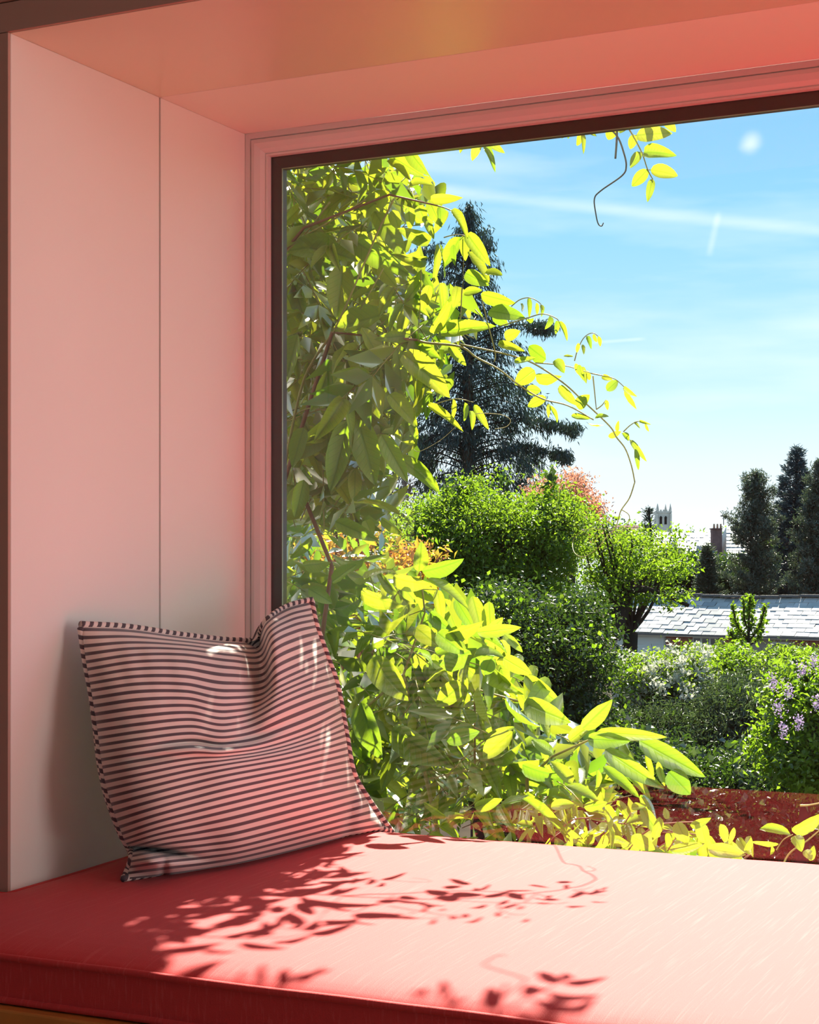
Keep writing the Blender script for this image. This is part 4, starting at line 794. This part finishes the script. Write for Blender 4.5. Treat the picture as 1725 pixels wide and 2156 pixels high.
def opening(p0, p1, z0, z1, kind):
    s0, s1 = wx(p0), wx(p1); w = s1-s0; q = WP+a_*s0-UP*z0
    if kind == 'door':
        dr = quadbox('garage_door', q-b_*.05, a_*w, b_*.04, -UP*(z1-z0), M['white'], gb)
        for k in range(7): o = quadbox('plank', q-b_*.01+a_*.02-UP*(k*(z1-z0)/7+.01), a_*(w-.04), b_*.015, -UP*((z1-z0)/7-.025), M['white'], None or gb); o.parent = dr; o.matrix_parent_inverse = (Matrix.Translation(Vector(gb.location)) @ Matrix.Translation(dr.location-Vector(gb.location))).inverted()
    else:
        n = kind; fr_ = quadbox('window_frame', q-b_*.05, a_*w, b_*.03, -UP*(z1-z0), M['white'], gb); pw = w/n
        for k in range(n):
            o = quadbox('pane', q-b_*.018+a_*(k*pw+.03)-UP*.04, a_*(pw-.06), b_*.01, -UP*(z1-z0-.08), M['glassd'], gb); o.parent = fr_; o.matrix_parent_inverse = Matrix.Translation(Vector(fr_.location)).inverted()
opening(1300, 1400, .02, 1.6, 'door'); opening(1458, 1512, .03, .32, 3); opening(1625, 1660, .10, .34, 1)
quadbox('white_panel', WP+a_*wx(1458)-UP*.33-b_*.045, a_*(wx(1512)-wx(1458)), b_*.02, -UP*.5, M['white'], gb)
quadbox('white_panel', WP+a_*wx(1657)-UP*.18-b_*.02, a_*(wx(1695)-wx(1657)), b_*.04, -UP*.22, M['white'], gb)

# ================================================================= DISTANT HOUSES AND TOWER
M['stone'] = principled('tower_stone', (.36, .35, .32), .9, .1, 0, 1, .12, 1); M['stack'] = principled('stack_brick', (.20, .12, .11), .95, .1, 0, 1, .2, 3); M['blue'] = principled('blue_window', (.05, .30, .50), .3, .5); M['clay'] = principled('clay_pot', (.38, .26, .19), .9, .1)
def fbox(name, x0, x1, y0, y1, d, dep, m, parent, taper=None):
    """box facing the camera: pixel rectangle at depth d with real thickness dep (m)"""
    s = d/FPX; p = at_d(x0, y1, d); return quadbox(name, p, RT*(x1-x0)*s, FW*dep, UP*(y1-y0)*s, m, parent)
def spire(name, x, y0, y1, w, d, m, parent, dd=0):
    s = d/FPX; p = at_d(x, y1, d)+FW*dd; h = (y1-y0)*s; r_ = w*s/2; V = [RT*r_+FW*r_, -RT*r_+FW*r_, -RT*r_-FW*r_, RT*r_-FW*r_]; V = V+[v+UP*h*.35 for v in V]+[UP*h]
    me = bpy.data.meshes.new(name); me.from_pydata(V, [], [(3, 2, 1, 0), (0, 1, 5, 4), (1, 2, 6, 5), (2, 3, 7, 6), (3, 0, 4, 7), (4, 5, 8), (5, 6, 8), (6, 7, 8), (7, 4, 8)])
    o = link(name, me, None, m); o.location = p; o.parent = parent; o.matrix_parent_inverse = Matrix.Translation(-Vector(parent.location)); return o
d = 600; s = d/FPX
tw = empty('church_tower', 'square stone church tower with four pinnacles on the skyline', 'tower', Vector((*at_d(1398, HOR, d)[:2], GZ)))
wd = 31*s
fbox('shaft', 1383, 1414, 1079, 1222, d, wd, M['stone'], tw); fbox('parapet', 1382, 1415, 1076, 1080, d-.3, wd+.6, M['stone'], tw)
for x in (1384, 1390.5, 1396.5, 1402.5, 1409): fbox('battlement', x, x+3.2, 1073, 1076, d-.3, .6, M['stone'], tw)
for x in (1382, 1411): fbox('buttress', x, x+4, 1081, 1222, d-.8, .8, M['stone'], tw)
for x in (1389.5, 1399.5): fbox('belfry_opening', x, x+5, 1091, 1104, d-.15, .3, M['dark'], tw); spire('arch_head', x+2.5, 1086, 1091.2, 5, d-.05, M['dark'], tw)
for x, dd in ((1384.5, 0), (1390.0, wd), (1412.0, 0), (1406.5, wd)): spire('pinnacle', x, 1059, 1078, 4.2, d, M['stone'], tw, dd)
for x in (1383, 1410): fbox('corner_turret', x, x+4, 1072, 1080, d-.4, 1, M['stone'], tw)

def house(label, d, ridge, x0, x1, eave, stack=None, sky=None, roofm='slate_b', wallm='white', run=3.0, bot=1215):
    h = empty('distant_house', label, 'house', Vector((*at_d((x0+x1)/2, HOR, d)[:2], GZ))); s = d/FPX
    a = at_d(x0, ridge, d+run); b2 = at_d(x1, ridge, d+run); c2 = at_d(x1, eave, d); e2 = at_d(x0, eave, d)
    rw = 9; nc = max(4, int((x1-x0)/9)); V, F = [], []
    for r in range(rw):  # stepped courses
        for c_ in range(nc):
            g0, g1 = r/rw, (r+1)/rw; u0, u1 = c_/nc, (c_+.96)/nc; lift = Vector((0, 0, .015+.03*R.random())); i = len(V)
            V += [a.lerp(b2, u0).lerp(e2.lerp(c2, u0), g0), a.lerp(b2, u1).lerp(e2.lerp(c2, u1), g0), a.lerp(b2, u1).lerp(e2.lerp(c2, u1), g1)+lift, a.lerp(b2, u0).lerp(e2.lerp(c2, u0), g1)+lift]; F.append((i, i+1, i+2, i+3))
    me = bpy.data.meshes.new('slate_courses'); me.from_pydata(V, [], F); o = link('slate_courses', me, None, M[roofm], kind='stuff'); place(o, h)
    back = [v+FW*run for v in (e2, c2)]; me = bpy.data.meshes.new('roof'); me.from_pydata([a, b2, c2, e2, at_d(x1, eave, d)+FW*run*2, at_d(x0, eave, d)+FW*run*2], [], [(0, 1, 2, 3), (1, 0, 5, 4), (0, 3, 5), (1, 4, 2), (3, 2, 4, 5)]); place(link('roof', me, None, M[roofm]), h)
    fbox('wall', x0+2, x1-2, eave, bot, d+.3, run*2-.6, M[wallm], h)
    if stack:
        for (sx0, sx1, sy0, sy1) in stack:
            fbox('chimney_stack', sx0, sx1, sy0, sy1, d-.4, .9, M['stack'], h); fbox('chimney_cap', sx0-1, sx1+1, sy0, sy0+2, d-.5, 1.1, M['stack'], h)
            n = 3
            for k in range(n):
                xx = sx0+3+(sx1-sx0-6)*k/(n-1); s_ = d/FPX; p = at_d(xx, sy0, d); tubes('chimney_pot', [([p, p+UP*9*s_], [2.4*s_, 1.9*s_])], M['clay'], h, 8)
    if sky:
        x, y, w, hh = sky; g = (y-ridge)/(eave-ridge); dd = d+run*(1-g); fbox('skylight', x, x+w, y, y+hh, dd-.55, .25, M['white'], h); fbox('skylight_pane', x+3, x+w-3, y+3, y+hh-3, dd-.62, .1, M['spruce'] if False else M['slate_c'], h)
    return h
hs = house('distant white house with a slate roof, skylight and tall brick chimney left of the pines', 120, 1122, 1425, 1503, 1172, [(1501, 1521, 1112, 1168)], (1468, 1150, 24, 11))
fbox('blue_window', 1498, 1507, 1160, 1172, 119.2, .3, M['blue'], hs); p = at_d(1524, 1105, 120); tubes('aerial', [([p, p+UP*20*120/FPX], .03), ([p+UP*.62-RT*.2, p+UP*.62+RT*.25], .05)], M['lead'], hs, 5)
house('distant low slate-roofed house behind the church side of the fruit tree', 130, 1120, 1318, 1425, 1180)
house('distant house with dark brick chimney half hidden by the fruit tree', 110, 1106, 1290, 1345, 1150, [(1300, 1318, 1118, 1160)], None, 'stack')
house('pale gabled house showing between the pine branches', 118, 1108, 1530, 1600, 1175)
bush('skyline_trees', 'soft far treeline on the skyline between the houses', 'tree', [(1450, 1145, 260, 80, 12, 4), (1340, 1120, 260, 60, 12, 4), (1200, 1150, 260, 300, 25, 6), (1600, 1140, 260, 120, 22, 5)], 200, 40, .9, 'garden', 1.6, trunk_r=.3, core=False)
